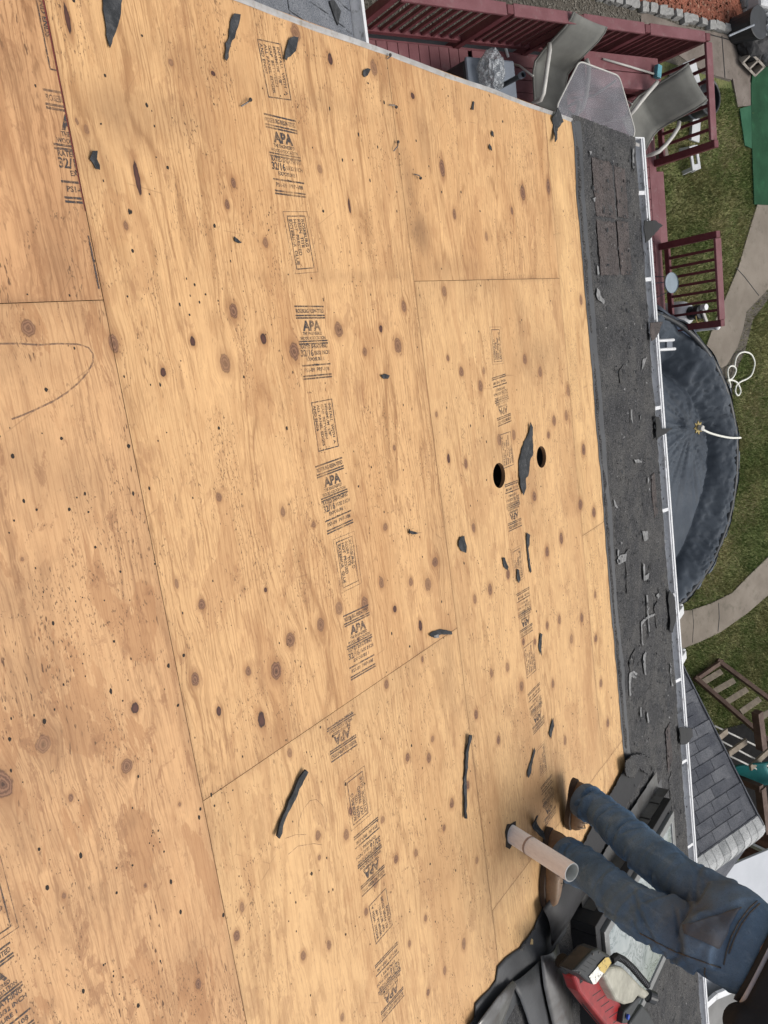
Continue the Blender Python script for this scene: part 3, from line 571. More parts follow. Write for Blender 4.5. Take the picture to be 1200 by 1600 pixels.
stamp('gap', p_r0a, at(83, 50)[0], .03, -90, .105, clip=CL); stamp('grade', p_r0a, at(112, 232)[0], .022, 0, .135, clip=CL)
stamp('grade', p_r0b, at(10, 1548)[0] + .01, at(10, 1548)[1] - .028, 2, .12); stamp('glue', p_r0b, at(-12, 1425)[0] - .02, at(-12, 1425)[1] - .012, -90, .092)
# scrap of the cut print along the seam
mb = MB(); mb.box((at(150, 410)[0], at(150, 410)[1] - .006, .0007), (.11, .0045, .0004)); roofpart(mb.build('printed_stamp', INKF), p_r0a)
RED = simple('red_edge_paint', (.15, .022, .022), None, 30, .7)
mb = MB(); mb.add([(S_RAKE, -.0045, .0009), (at(128, 330)[0], -.0030, .0009), (at(128, 330)[0], -.0014, .0009), (S_RAKE, -.0012, .0009)], [[0, 1, 2, 3]]); roofpart(mb.build('red_edge_mark', RED), p_r0a)
# ---- nail holes, pencil marks
HP = [(304,445),(321,460),(296,492),(202,331),(207,392),(335,353),(381,589),(250,601),(342,669),(201,697),(448,669),(72,609),(20,713),(96,685),(37,783),(108,796),(208,771),(233,763),(242,881),(83,974),(178,1002),(173,1080),(69,1127),(15,1155),(263,1040),(278,1102),(287,1024),(138,800),(149,855),(188,893),(182,1356),(207,1352),(182,1395),(126,1337),(74,1387),(61,1327),(267,1378),(282,1425),(216,1213),(130,1549),(216,1571),(313,1264),(311,1277),(330,1242),(335,1259),(349,1430),(164,118),(229,164),(262,262),(205,331),(222,56),(115,1),(578,282),(565,380),(660,870),(600,800),(612,990),(560,760),(580,730),(520,1150),(540,1225),(487,1365),(520,1390),(540,1460),(462,1410),(485,1555),(640,1010),(690,940),(755,650),(735,665),(748,518),(760,750),(845,760),(857,813),(900,650),(872,560),(735,790),(760,690),(930,560),(945,880),(825,950),(838,955),(880,930),(921,880),(809,1126),(886,1076),(930,1105),(895,1115),(880,1135),(905,1010),(762,980),(790,985),(742,1165),(735,1205),(660,1200),(643,1165),(613,1185),(690,1290),(672,1350),(712,1360),(680,1440),(600,1550),(860,470),(815,500),(818,518),(700,150),(735,170),(765,150),(785,190),(800,230),(770,260),(830,240),(880,160),(880,230),(880,330),(650,220),(670,260),(690,300),(590,230),(535,250),(515,170),(600,160),(575,130),(560,210),(505,330),(620,300),(720,300),(750,330),(820,370),(690,420),(620,330),(665,1280),(830,880),(920,770),(935,850),(900,840),(950,1010),(955,1090),(700,960),(725,880)]
hole_sets = {}
def panel_of(s, t):
    for o, (a, b_, c_, d) in ((p_r0a, (-2.2, .026, -1.22, 0)), (p_r0b, (.026, 2.466, -1.22, 0)), (p_r1a, (-1, 1.228, 0, 1.22)), (p_r1b, (1.228, 3, 0, 1.22)), (p_r2a, (-1, 0, 1.22, 2.4)), (p_r2b, (0, 2.406, 1.22, 2.4)), (p_r2c, (2.406, 3, 1.22, 2.4)), (p_r3a, (-1, 1.198, 2.4, 2.8)), (p_r3b, (1.198, 2.406, 2.4, 2.8)), (p_r3c, (2.406, 3, 2.4, 2.8))):
        if a <= s < b_ and c_ <= t < d: return o
pts = [at(x, y) + (random.uniform(.0026, .0046),) for x, y in HP]
for k in range(-2, 8):                                   # old nail lines over the rafters and random tear-off holes
    s_ = k * .4067 + .02
    for q in range(14): pts.append((s_ + random.gauss(0, .018), random.uniform(-.6, 2.7), random.uniform(.0016, .0032)))
for q in range(480): pts.append((random.uniform(-.7, 2.65), random.uniform(-.6, 2.7), random.uniform(.001, .0026)))
for q in range(70):                                      # small clusters
    cs, ct = random.uniform(-.7, 2.6), random.uniform(-.6, 2.7)
    for r_ in range(random.randint(3, 9)): pts.append((cs + random.gauss(0, .02), ct + random.gauss(0, .012), random.uniform(.0009, .002)))
for s_, t_, r_ in pts:
    p = panel_of(s_, t_)
    if p is None or s_ < S_RAKE + .01: continue
    mb = hole_sets.setdefault(p.name, (p, MB()))[1]; k = 7; ph = random.random() * 6; el = random.uniform(.9, 1.9)
    mb.add([(s_ + math.cos(ph + 6.2832 * i / k) * r_ * el * random.uniform(.75, 1.1), t_ + math.sin(ph + 6.2832 * i / k) * r_ * random.uniform(.75, 1.1), .0005) for i in range(k)], [list(range(k))])
for p, mb in hole_sets.values():
    o = roofpart(mb.build('nail_holes', HOLEM), p); o['kind'] = 'stuff'
def ribbon(name, px, wd, m, p, n=.0009):
    P = [Vector((*at(*q), n)) for q in px]; mb = MB(); vs = []
    for i, v in enumerate(P):
        d = (P[min(i + 1, len(P) - 1)] - P[max(i - 1, 0)]).normalized(); o_ = Vector((-d.y, d.x, 0)) * wd / 2; vs += [v - o_, v + o_]
    mb.add(vs, [[2 * i, 2 * i + 1, 2 * i + 3, 2 * i + 2] for i in range(len(P) - 1)]); return roofpart(mb.build(name, m), p)
ribbon('pencil_mark', [(-2, 537), (30, 537), (60, 539), (90, 537), (122, 538), (138, 543), (145, 553), (145, 566), (138, 580), (125, 596), (105, 613), (85, 626), (60, 638), (35, 649), (18, 655)], .0035, PENCIL, p_r0b)
ribbon('pencil_mark', [(467, 1308), (466, 1285), (473, 1265), (484, 1251), (494, 1249), (504, 1258), (510, 1280), (508, 1300)], .0014, PENCIL, p_r1b)
ribbon('pencil_mark', [(445, 1310), (462, 1304), (478, 1304)], .0014, PENCIL, p_r1b); ribbon('pencil_mark', [(450, 1335), (465, 1322), (490, 1318), (503, 1320)], .0014, PENCIL, p_r1b)
# ---- rake drip edge, rafters seen through the holes, attic, walls
mb = MB()
for s0, s1 in ((0, 0),):
    A = [(S_RAKE - .012, t, n) for t, n in ((-1.2, .004), (3.66, .004))]
vs = []; prof = [(.018, .0008), (.012, .003), (.002, .004), (-.002, -.06), (.004, -.062)]
TS = np.linspace(-1.2, 3.62, 60)
for t_ in TS: vs += [Vector((S_RAKE + a_ + .004 * math.sin(t_ * 9) * .5, t_, n_ + .0015 * math.sin(t_ * 14))) for a_, n_ in prof]
mb.add(vs, [[5 * i + j, 5 * i + j + 1, 5 * i + j + 6, 5 * i + j + 5] for i in range(59) for j in range(4)])
roofpart(mb.build('drip_edge', DRIP), house)
mb = MB()
for k in range(-1, 8): mb.box((k * .4067 * 1 + .82 - .4067 * 2 + .12, 1.2, -.012 - .075), (.038, 4.7, .148))
roofpart(mb.build('rafter', simple('rafter_wood', (.35, .22, .11), None, 5, .8)), house)
mb = MB(); WY0, WY1, WX0, WX1 = -3.4, 3.2, S_RAKE + .06, 7.4
for a_, b_ in (((WX0, WY0), (WX0, WY1)), ((WX0, WY1), (WX1, WY1)), ((WX1, WY1), (WX1, WY0)), ((WX1, WY0), (WX0, WY0))):
    mb.bar((a_[0], a_[1], (GND - 1.55) / 2), (b_[0], b_[1], (GND - 1.55) / 2), .1, -1.55 - GND)
mb.build('wall', CREAM, house)
mb = MB(); mb.box(((WX0 + WX1) / 2, (WY0 + WY1) / 2, -1.7), (WX1 - WX0 - .2, WY1 - WY0 - .2, .1)); mb.build('attic_floor', BLACK, house)
mb = MB()   # gable end closing the attic under the rake, and the far slope behind the ridge
mb.add([(WX0, 3.2, -1.6), (WX0, -3.4, -1.6), (WX0, -1.1, .3)], [[0, 1, 2]]); mb.add([(WX1, 3.2, -1.6), (WX1, -3.4, -1.6), (WX1, -1.1, .3)], [[0, 1, 2]])
mb.build('gable', CREAM, house)
mb = MB(); mb.prism([(S_RAKE, -1.142, .434), (7.4, -1.142, .434), (7.4, -3.9, -.62), (S_RAKE, -3.9, -.62)], (0, 0, -.02)); mb.build('far_slope', SHG, house)
mb = MB(); mb.prism([r2w(S_RAKE, 3.60, -.02), r2w(7.2, 3.64, -.02), r2w(7.2, 3.64, -.19), r2w(S_RAKE, 3.60, -.19)], (0, -.02, 0)); mb.build('fascia', WHITE, house)

# ---- old shingles along the eave and down the right side
def shingle_bed(name, sa, ta_fn, tb_fn, nt_, n0, m, seed, rough=.006):
    ns = len(sa); Sg = np.repeat(sa[:, None], nt_, 1); u = np.linspace(0, 1, nt_)[None]; T0 = ta_fn(sa)[:, None]; T1 = tb_fn(sa)[:, None]; Tg = T0 + (T1 - T0) * u
    N = n0 + rough * 1.6 * (fbm(Sg * 9, Tg * 14, seed) - .3) + rough * (fbm(Sg * 45, Tg * 45, seed + 4, 2) - .5)
    course = ((Tg - 2.7) / .14) % 1.0; N += .004 * (1 - course) * 0 + .005 * np.clip(course * 1.0, 0, 1)
    N[:, 0] = 0.0008; N[:, -1] -= .008
    me = np_mesh(name, np.stack([Sg, Tg, N], -1).reshape(-1, 3), grid_faces(ns, nt_)); o = link(name, me, None, [m]); return roofpart(o, house)
GUT = lambda s: 3.675 + (s + .715) * .021
sa = np.arange(S_RAKE - .015, 6.9, .014)
tora = lambda s: 2.685 + .012 * (fbm(s * 3, s * 0, 3) - .5) * 2 + .008 * (vnoise(s * 28, s * 0, 8) - .5) + .02 * np.exp(-((s + .6) / .15) ** 2)
bed = shingle_bed('old_shingles', sa, tora, lambda s: GUT(s) - .145 + .008 * (vnoise(s * 11, s * 0, 2) - .5), 74, .008, SHG, 31)
sb = np.arange(2.70, 6.9, .02)
bed2 = shingle_bed('old_shingles', sb, lambda s: -1.2 + 0 * s, lambda s: tora(s) + .01, 160, .004, SHG, 77)
# torn-off felt band beside the sheets
mb = MB(); SS = np.arange(S_RAKE + .01, 2.66, .03); vs = []
for s_ in SS:
    w0 = float(tora(np.array([s_]))[0]); vs += [(s_, w0 - .006 + .006 * (vnoise(np.array([s_ * 15]), np.array([0.]), 5)[0] - .5), .0022), (s_, w0 + .035 + .03 * vnoise(np.array([s_ * 6]), np.array([0.]), 6)[0], .019)]
mb.add(vs, [[2 * i, 2 * i + 1, 2 * i + 3, 2 * i + 2] for i in range(len(SS) - 1)]); roofpart(mb.build('felt_strip', FELT), house)
def flat_piece(name, px, m, parent, n=.02, thick=.003, curl=.0, nz=0, jag=0.0):
    P = [rf(x, y, n) for x, y in px]; return flat_rs(name, [(p.x, p.y) for p in P], m, parent, n, thick, curl, jag)
def flat_rs(name, st, m, parent, n=.02, thick=.003, curl=0.0, jag=0.0):
    """thin piece with an outline in roof coordinates, subdivided so it can curl"""
    pts = []
    for (a, b_) in zip(st, st[1:] + st[:1]):
        L = math.hypot(b_[0] - a[0], b_[1] - a[1]); k = max(1, int(L / .012)) if jag else max(1, int(L / .03))
        for i in range(k): pts.append((a[0] + (b_[0] - a[0]) * i / k + (random.uniform(-jag, jag) if i else 0), a[1] + (b_[1] - a[1]) * i / k + (random.uniform(-jag, jag) if i else 0)))
    cx = sum(p[0] for p in pts) / len(pts); cy = sum(p[1] for p in pts) / len(pts)
    bm = bmesh.new(); vs = [bm.verts.new((p[0] - cx, p[1] - cy, 0)) for p in pts]; f = bm.faces.new(vs); bmesh.ops.triangulate(bm, faces=[f])
    bmesh.ops.recalc_face_normals(bm, faces=bm.faces)
    R = max(math.hypot(v.co.x, v.co.y) for v in bm.verts) + 1e-6; ph = random.random() * 6
    for v in bm.verts: v.co.z = curl * ((v.co.x / R) ** 2 + (v.co.y / R) ** 2) + curl * .5 * math.sin(v.co.x * 60 + ph) * .4
    ex = bmesh.ops.extrude_face_region(bm, geom=list(bm.faces)); 
    for e_ in ex['geom']:
        if isinstance(e_, bmesh.types.BMVert): e_.co.z += thick
    bmesh.ops.recalc_face_normals(bm, faces=bm.faces)
    me = bpy.data.meshes.new(name); bm.to_mesh(me); bm.free(); o = link(name, me, None, [m])
    if parent is not None:
        o.parent = parent; o.matrix_parent_inverse = (parent_world(parent).inverted() @ ROOF_ROT); o.location = (cx, cy, n)
    else:
        o.location = r2w(cx, cy, n); o.rotation_euler = (-PITCH, 0, 0)
    return o
# leftover tabs, brown near the corner, and torn dark patches
for (s0, t0, wd, ht, m) in [(-.56, 2.86, .27, .27, SHG2), (-.27, 2.86, .26, .26, SHG2), (-.55, 3.16, .25, .16, SHG2), (-.28, 3.14, .27, .17, SHG2)]:
    flat_rs('shingle_tab', [(s0, t0), (s0 + wd, t0 + .004), (s0 + wd, t0 + ht), (s0 + .003, t0 + ht)], m, bed, .0135, .0025, .0, .004)
for k in range(7):
    s0 = random.uniform(.1, 4.6); t0 = random.choice((2.85, 3.0, 3.14, 3.28, 3.4)) + random.uniform(-.03, .03); wd = random.uniform(.08, .3); ht = random.uniform(.05, .14)
    if s0 > 2.5 and t0 < 3.25: t0 = random.uniform(3.3, 3.45)
    poly = [(s0 + random.uniform(0, .04), t0), (s0 + wd * .5, t0 + random.uniform(-.02, .02)), (s0 + wd, t0 + random.uniform(-.01, .03)), (s0 + wd - random.uniform(0, .05), t0 + ht), (s0 + wd * .4, t0 + ht * random.uniform(.7, 1)), (s0, t0 + ht * .8)]
    flat_rs('shingle_tab', poly, random.choice((SHG, SHG, SHG2, SHG)), bed, .015, .003, random.uniform(0, .003), .005)
for px in [[(932, 450), (937, 455), (938, 462), (944, 470), (943, 475), (934, 468), (931, 460)], [(932, 415), (935, 417), (936, 428), (933, 430)],
           [(968, 868), (978, 865), (977, 877), (966, 882), (963, 875)], [(965, 858), (967, 860), (966, 870), (964, 868)], [(1009, 930), (1012, 930), (1012, 945), (1015, 990), (1014, 994), (1011, 950)], [(1001, 972), (1012, 963), (1022, 958), (1023, 961), (1010, 968), (1003, 976), (1004, 1002), (1005, 1008), (1003, 1008), (1002, 990)],
           [(983, 1052), (989, 1048), (995, 1052), (993, 1060), (986, 1058), (985, 1072), (986, 1085), (983, 1088), (982, 1065)], [(1005, 1023), (1009, 1018), (1008, 1035), (1009, 1055), (1007, 1054), (1004, 1033)], [(1003, 830), (1012, 830), (1012, 842), (1006, 846)], [(990, 718), (1002, 718), (1002, 723), (993, 723)],
           [(958, 780), (962, 786), (965, 794), (960, 792)], [(1004, 562), (1010, 558), (1006, 572), (1002, 580)], [(1004, 880), (1007, 882), (1008, 900), (1014, 895), (1012, 905), (1006, 908)], [(985, 640), (987, 640), (988, 662), (986, 662)], [(920, 236), (924, 237), (922, 244)], [(925, 310), (930, 308), (929, 316)], [(988, 232), (990, 233), (991, 265), (988, 262)],
           [(1010, 1115), (1012, 1112), (1014, 1128), (1012, 1130)], [(1000, 1105), (1002, 1105), (1002, 1120), (1000, 1120)], [(1025, 930), (1030, 926), (1032, 930), (1028, 936)], [(1000, 650), (1002, 648), (1000, 660)], [(1046, 1035), (1049, 1040), (1048, 1060), (1052, 1072), (1049, 1072)], [(1012, 745), (1014, 750), (1012, 758)]]:
    flat_piece('torn_backing_strip', px, FLAKE, bed, .019, .0015, .002, jag=.003)
fl = MB()
for k in range(160):
    s_, t_ = random.uniform(-.65, 4.8), random.uniform(2.76, 3.6); L = random.uniform(.004, .014); a_ = random.random() * 6
    fl.add([(s_ + math.cos(a_ + q) * L * random.uniform(.3, 1), t_ + math.sin(a_ + q) * L * random.uniform(.3, 1), .024 + random.uniform(0, .006)) for q in (0, 2.1, 4.2)], [[0, 1, 2]])
o = roofpart(fl.build('crumbs', FLAKE), bed); o['kind'] = 'stuff'
fl = MB()
for k in range(900):
    s_, t_ = random.uniform(-.65, 5.2), random.uniform(2.74, 3.62); L = random.uniform(.006, .022); a_ = random.random() * 6
    fl.add([(s_ + math.cos(a_ + q) * L * random.uniform(.3, 1), t_ + math.sin(a_ + q) * L * random.uniform(.3, 1) * .6, .02 + random.uniform(0, .01)) for q in (0, 1.4, 2.8, 4.4)], [[0, 1, 2, 3]])
o = roofpart(fl.build('granule_chunks', TAR), bed); o['kind'] = 'stuff'
# ---- gutter
def gutter(s0, s1, name='gutter'):
    prof = [(-.15, .0), (-.15, -.06), (-.035, -.068), (-.014, -.04), (.006, -.012), (.006, .004), (-.012, .006), (-.012, .0), (.0, -.004)]
    mb = MB(); vs = []; N = 24
    for i in range(N + 1):
        s_ = s0 + (s1 - s0) * i / N; t_ = GUT(s_); base = r2w(s_, t_, 0)
        vs += [base + Vector((0, y, z + .0)) for y, z in prof]
    k = len(prof); mb.add(vs, [[k * i + j, k * i + j + 1, k * (i + 1) + j + 1, k * (i + 1) + j] for i in range(N) for j in range(k - 1)])
    return mb.build(name, ALU, house)
gut = gutter(S_RAKE - .03, 6.9)
mb = MB(); ns = 40
P = [r2w(S_RAKE - .03 + 7.6 * i / ns, GUT(S_RAKE - .03 + 7.6 * i / ns)) + Vector((0, .006, .004)) for i in range(ns + 1)]
for a_, b_ in zip(P[:-1], P[1:]): mb.bar(a_, b_, .012, .012)
mb.build('gutter_lip', WHITE, gut)
c0 = r2w(S_RAKE - .032, GUT(-.74)); mb = MB(); mb.box(c0 + Vector((0, -.05, -.04)), (.006, .12, .1)); mb.build('gutter_end_cap', WHITE, gut)
for x, y in ((1011, 436), (1024, 640), (1036, 802), (1044, 940), (1056, 1072), (1066, 1200), (1076, 1333), (1003, 300), (1086, 1480)):
    s_ = rf(x, y).x; b0 = r2w(s_, GUT(s_)); mb = MB(); mb.bar(b0 + Vector((0, -.13, .0)), b0 + Vector((0, .004, .0)), .022, .008); mb.bar(b0 + Vector((0, -.1, .002)), b0 + Vector((.0, -.06, -.02)), .02, .006)
    mb.build('gutter_hanger', WHITE, gut, bevel=.002)
# white outlet pieces under the gutter
for x, y, dz in ((1063, 952, -.25), (1067, 1022, -.25)):
    p = gz(x, y, -1.62); mb = MB(); mb.bar(p, p + Vector((0, 0, -.3)), .06, .07, (0, 1, 0)); mb.bar(p, p + Vector((0, -.22, .1)), .06, .05); mb.build('downspout_elbow', WHITE, house, bevel=.006)
# ---- skylight on the right
def rbox(mb, s0, s1, t0, t1, n0, n1): mb.box(((s0 + s1) / 2, (t0 + t1) / 2, (n0 + n1) / 2), (s1 - s0, t1 - t0, n1 - n0)); return mb
sky_o = empty('skylight'); sky_o.parent = house; sky_o.matrix_parent_inverse = house_inv
def skp(mb, name, m, bevel=0): 
    o = mb.build(name, m, bevel=bevel); o.parent = sky_o; o.matrix_parent_inverse = ROOF_ROT; return o
K0, K1, T0, T1 = 2.90, 3.78, 1.86, 3.0
mb = MB(); rbox(mb, K0, K0 + .05, T0, T1, .0, .13); rbox(mb, K1 - .05, K1, T0, T1, 0, .13); rbox(mb, K0 + .05, K1 - .05, T0, T0 + .05, 0, .129); rbox(mb, K0 + .05, K1 - .05, T1 - .05, T1, 0, .129); skp(mb, 'curb', BLACK, .004)
mb = MB(); rbox(mb, K0 + .07, K0 + .115, T0 + .06, T1 - .01, .10, .145); rbox(mb, K1 - .115, K1 - .07, T0 + .06, T1 - .01, .10, .145); rbox(mb, K0 + .115, K1 - .115, T1 - .055, T1 - .01, .10, .144); rbox(mb, K0 + .115, K1 - .115, T0 + .06, T0 + .11, .10, .144); skp(mb, 'frame', simple('frame_metal', (.27, .275, .275), (.2, .2, .2), 9, .35, metal=.4), .004)
V = []; n_ = 26
for i in range(n_):
    for j in range(n_):
        u, v_ = i / (n_ - 1), j / (n_ - 1); V.append((K0 + .117 + u * (K1 - K0 - .234), T0 + .112 + v_ * (T1 - T0 - .169), .136 + .02 * (math.sin(math.pi * u) * math.sin(math.pi * v_)) ** .5))
me = np_mesh('pane', V, grid_faces(n_, n_)); o = link('pane', me, None, [DOME], True); o.parent = sky_o; o.matrix_parent_inverse = ROOF_ROT
# step flashing along the skylight's left side
mb = MB()
for k in range(7):
    t_ = 1.95 + k * .16; mb.add([(K0 - .10, t_, .026), (K0 + .001, t_, .03), (K0 + .001, t_ + .17, .034), (K0 - .10, t_ + .17, .03)], [[0, 1, 2, 3]]); mb.add([(K0 - .003, t_, .03), (K0 - .003, t_ + .17, .034), (K0 - .003, t_ + .17, .095), (K0 - .003, t_, .09)], [[0, 1, 2, 3]])
skp(mb, 'step_flashing', FLASH)
mb = MB(); mb.add([(K0 - .02, T1 + .002, .035), (K1, T1 + .002, .035), (K1, T1 + .16, .03), (K0 - .02, T1 + .15, .03)], [[0, 1, 2, 3]]); skp(mb, 'apron_flashing', simple('lead_apron', (.10, .10, .105), (.065, .065, .068), 9, .5, metal=.2, bump=.3, fine=40))
# ---- felt flap with the torn edge over the plywood's right edge
edge_px = [(720, 1640), (738, 1604), (741, 1586), (742, 1568), (752, 1557), (764, 1546), (774, 1532), (777, 1510), (789, 1497), (798, 1490), (812, 1481), (817, 1472), (826, 1463), (834, 1450), (838, 1438), (845, 1424), (850, 1412), (856, 1400), (868, 1394), (872, 1385)]
L_ = [rf(x, y, .004) for x, y in edge_px]; V = []; m_ = 16
for i, p in enumerate(L_):
    for j in range(m_):
        u = j / (m_ - 1); s_ = p.x + (2.90 - p.x + .02) * u; V.append((s_, p.y + .02 * u, .004 + .016 * math.sin(u * 3.0) + .005 * math.sin(i * .9 + u * 4) * u))
me = np_mesh('felt_flap', V, grid_faces(len(L_), m_)); o = roofpart(link('felt_flap', me, None, [FELT], True), house)
sd = o.modifiers.new('sol', 'SOLIDIFY'); sd.thickness = .003
# narrow black tear line from the flap up to the shingle corner
o = flat_piece('felt_flap', [(872, 1402), (905, 1330), (942, 1258), (960, 1228), (972, 1205), (978, 1196), (985, 1200), (1000, 1180), (1006, 1190), (1003, 1214), (985, 1245), (955, 1300), (925, 1356), (895, 1420), (872, 1440)], BLACK, house, .012, .004, .004, jag=.005)
o = flat_piece('shingle_remnant', [(972, 1190), (985, 1180), (1002, 1178), (1015, 1186), (1010, 1210), (998, 1200), (990, 1215), (975, 1212)], SHG, house, .03, .006, .01, jag=.006)

# ---- vent pipe
pb = r2w(*at(799, 1303), 0); vp = empty('vent_pipe', pb); vp.parent = house; vp.matrix_parent_inverse = house_inv
H, Ro, Ri = .335, .036, .0315; top = pb + Vector((0.0, 0.0, H)); k = 40
def tubew(r0, r1, z0, z1, name, m, ring=True):
    vs = [pb + Vector((math.cos(6.28318 * i / k) * r, math.sin(6.28318 * i / k) * r, z)) for r, z in ((r0, z0), (r0, z1)) for i in range(k)]
    mb = MB(); mb.add(vs, [[i, (i + 1) % k, k + (i + 1) % k, k + i] for i in range(k)]); o = mb.build(name, m, vp, smooth=True); return o
tubew(Ro, Ro, -.3, H, 'pipe_wall', PVC); tubew(Ri, Ri, -.3, H, 'pipe_bore', PVCIN)
mb = MB(); vs = [pb + Vector((math.cos(6.28318 * i / k) * r, math.sin(6.28318 * i / k) * r, H)) for r in (Ro, Ri) for i in range(k)]; mb.add(vs, [[i, (i + 1) % k, k + (i + 1) % k, k + i] for i in range(k)]); mb.build('pipe_rim', PVCIN, vp)
mb = MB(); mb.tube([pb + Vector((0, 0, z)) for z in (.105, .115)], [Ro + .0012] * 2, 40, False); mb.build('pipe_coupling_line', simple('old_sealant', (.40, .31, .28), None, 30, .6), vp)
flat_piece('ragged_pipe_hole', [(792, 1288), (800, 1286), (806, 1283), (806, 1296), (800, 1320), (796, 1327), (790, 1323), (791, 1312), (789, 1300)], HOLEM, p_r2b, .0011, .0006, 0, jag=.002).matrix_parent_inverse = Matrix.Identity(4)

# ================================================================== LOOSE SCRAPS ON THE ROOF
SCR = [([(157, -14), (191, -12), (188, 22), (182, 45), (170, 76), (165, 55), (162, 25)], 'large pointed black felt scrap at the upper left, cut by the picture edge'),
 ([(364, 22), (373, 24), (371, 42), (366, 60), (359, 72), (356, 90), (352, 96), (349, 92), (351, 68), (357, 58), (359, 35)], 'long ragged felt scrap near the rake edge left of the first boxed print'),
 ([(457, 58), (463, 60), (462, 72), (457, 84), (449, 90), (446, 95), (442, 92), (445, 80), (448, 70), (452, 60)], 'black felt scrap lying over the corner of the first boxed print'),
 ([(567, 110), (573, 107), (577, 109), (574, 118), (569, 121), (566, 117)], 'small faceted black chip near the rake edge beside a faint brown knot'),
 ([(142, 237), (149, 237), (151, 249), (155, 258), (154, 266), (148, 264), (145, 255), (139, 249)], 'peanut shaped black scrap beside the cut print at the left seam'),
 ([(364, 370), (370, 373), (376, 380), (372, 380), (366, 377)], 'tiny dark felt sliver left of the double framed glue print'),
 ([(593, 586), (601, 584), (607, 587), (605, 592), (598, 592)], 'small dark scrap alone in the middle of the longest bare sheet'),
 ([(826, 660), (830, 668), (831, 683), (832, 711), (829, 716), (824, 744), (820, 748), (821, 762), (816, 774), (812, 762), (810, 745), (810, 720), (814, 702), (818, 690), (822, 684), (825, 676)], 'big ragged grey black strip between the two round holes'),
 ([(718, 839), (724, 837), (728, 853), (727, 864), (720, 861), (715, 853), (715, 846)], 'rounded black lump of felt left of the holes row and above the nearest butt joint'),
 ([(784, 872), (788, 871), (793, 886), (791, 891), (787, 886)], 'short black scrap just left of the boxed print below the holes'),
 ([(821, 832), (827, 836), (827, 851), (825, 857), (829, 893), (827, 895), (823, 860)], 'thin black strip just right of the boxed print below the holes'),
 ([(807, 889), (810, 890), (812, 905), (809, 911), (807, 905)], 'small black smear of felt lying across the boxed print below the holes'),
 ([(868, 992), (677, 986), (690, 983), (704, 986), (705, 991), (690, 993), (676, 996)], None),
 ([(843, 989), (846, 991), (846, 1007), (844, 1024), (841, 1010)], 'short pointed strip right of the small boxed print near the far felt edge'),
 ([(863, 1121), (865, 1134), (860, 1154), (857, 1145)], 'slim leaf shaped strip above the boots on the far sheets'),
 ([(833, 1168), (835, 1173), (829, 1207), (824, 1215), (823, 1207), (830, 1185)], 'slim curved strip left of the last faint prints above the boots'),
 ([(738, 158), (740, 160), (739, 172), (736, 172)], 'narrow black sliver near the rake edge on the far sheet'),
 ([(767, 204), (770, 207), (770, 215), (767, 211)], 'upper one of two tiny dark chips on the far corner sheet'),
 ([(763, 225), (767, 230), (767, 236), (763, 232)], 'lower one of two tiny dark chips on the far corner sheet')]
def scrap(px, label, n=.0025, thick=.0025, curl=.007, m=TAR, jag=.003, name='felt_scrap', cat='felt scrap', grp='torn felt scraps on the plywood'):
    o = flat_piece(name, px, m, None, n, thick, curl, jag=jag); return setp(o, label, cat, grp)
for px, lb in SCR:
    if lb is None: px = [(669, 991), (677, 986), (690, 983), (704, 986), (705, 991), (690, 991), (676, 996)]; lb = 'curved black scrap with a white fleck at the end of the diagonal butt joint'
    scrap(px, lb, curl=.004 if len(px) < 8 else .007, thick=.0016, jag=.004 if len(px) > 9 else .002)
o = flat_piece('felt_scrap', [(677, 993), (684, 991), (685, 996), (678, 997)], FLAKE, None, .003, .002, .002); setp(o, 'tiny white flake beside the curved black scrap at the butt joint', 'flake')
scrap([(472, 1201), (476, 1205), (468, 1225), (455, 1255), (443, 1280), (436, 1300), (430, 1308), (427, 1304), (434, 1285), (446, 1258), (460, 1225)], 'long narrow black strip lying slantwise below the diagonal butt joint', thick=.006, curl=.012)
scrap([(729, 1147), (733, 1148), (730, 1175), (728, 1205), (727, 1240), (726, 1278), (723, 1278), (723, 1240), (725, 1195), (727, 1165)], 'long straight black strip lying along the seam above the vent pipe', thick=.005, curl=.008)
scrap([(827, 1273), (833, 1272), (838, 1284), (841, 1297), (839, 1309), (836, 1300), (830, 1287)], 'curled black strap standing up between the vent pipe and the near boot', n=.006, thick=.005, curl=.03)
scrap([(861, 186), (866, 170), (871, 180), (876, 192), (869, 206), (865, 220), (860, 224), (863, 210), (865, 195)], 'forked black felt strip hanging over the rake beside the glass table', n=.004, thick=.004, curl=.02)
scrap([(636, 826), (640, 830), (648, 831), (656, 832), (648, 835), (638, 834)], 'thin curled black splinter in the middle of the sheets left of the butt joint', thick=.004, curl=.008)
# scraps hanging over the gutter
for px, lb in (([(1004, 345), (1022, 345), (1032, 353), (1022, 366), (1010, 377), (1005, 380)], 'house shaped black scrap over the gutter beside the deck steps'),
               ([(1013, 505), (1031, 503), (1029, 518), (1022, 530), (1014, 533)], 'dark brown torn scrap over the gutter where the pool cover starts'),
               ([(1021, 650), (1029, 652), (1032, 670), (1048, 669), (1040, 677), (1030, 682), (1024, 687)], 'winged black scrap over the gutter level with the brass cover fitting'),
               ([(1042, 922), (1050, 928), (1054, 945), (1054, 970), (1048, 988), (1044, 985), (1046, 960), (1042, 940)], 'crumpled black scrap in the gutter where the path meets the pool'),
               ([(1058, 1136), (1078, 1137), (1079, 1150), (1072, 1162), (1062, 1163)], 'square black scrap over the gutter above the neighbouring shingle roof')):
    scrap(px, lb, n=.022, thick=.004, curl=.012, m=BLACK if 'brown' not in lb else SHG2, grp='shingle scraps over the gutter', name='shingle_scrap', cat='shingle scrap')
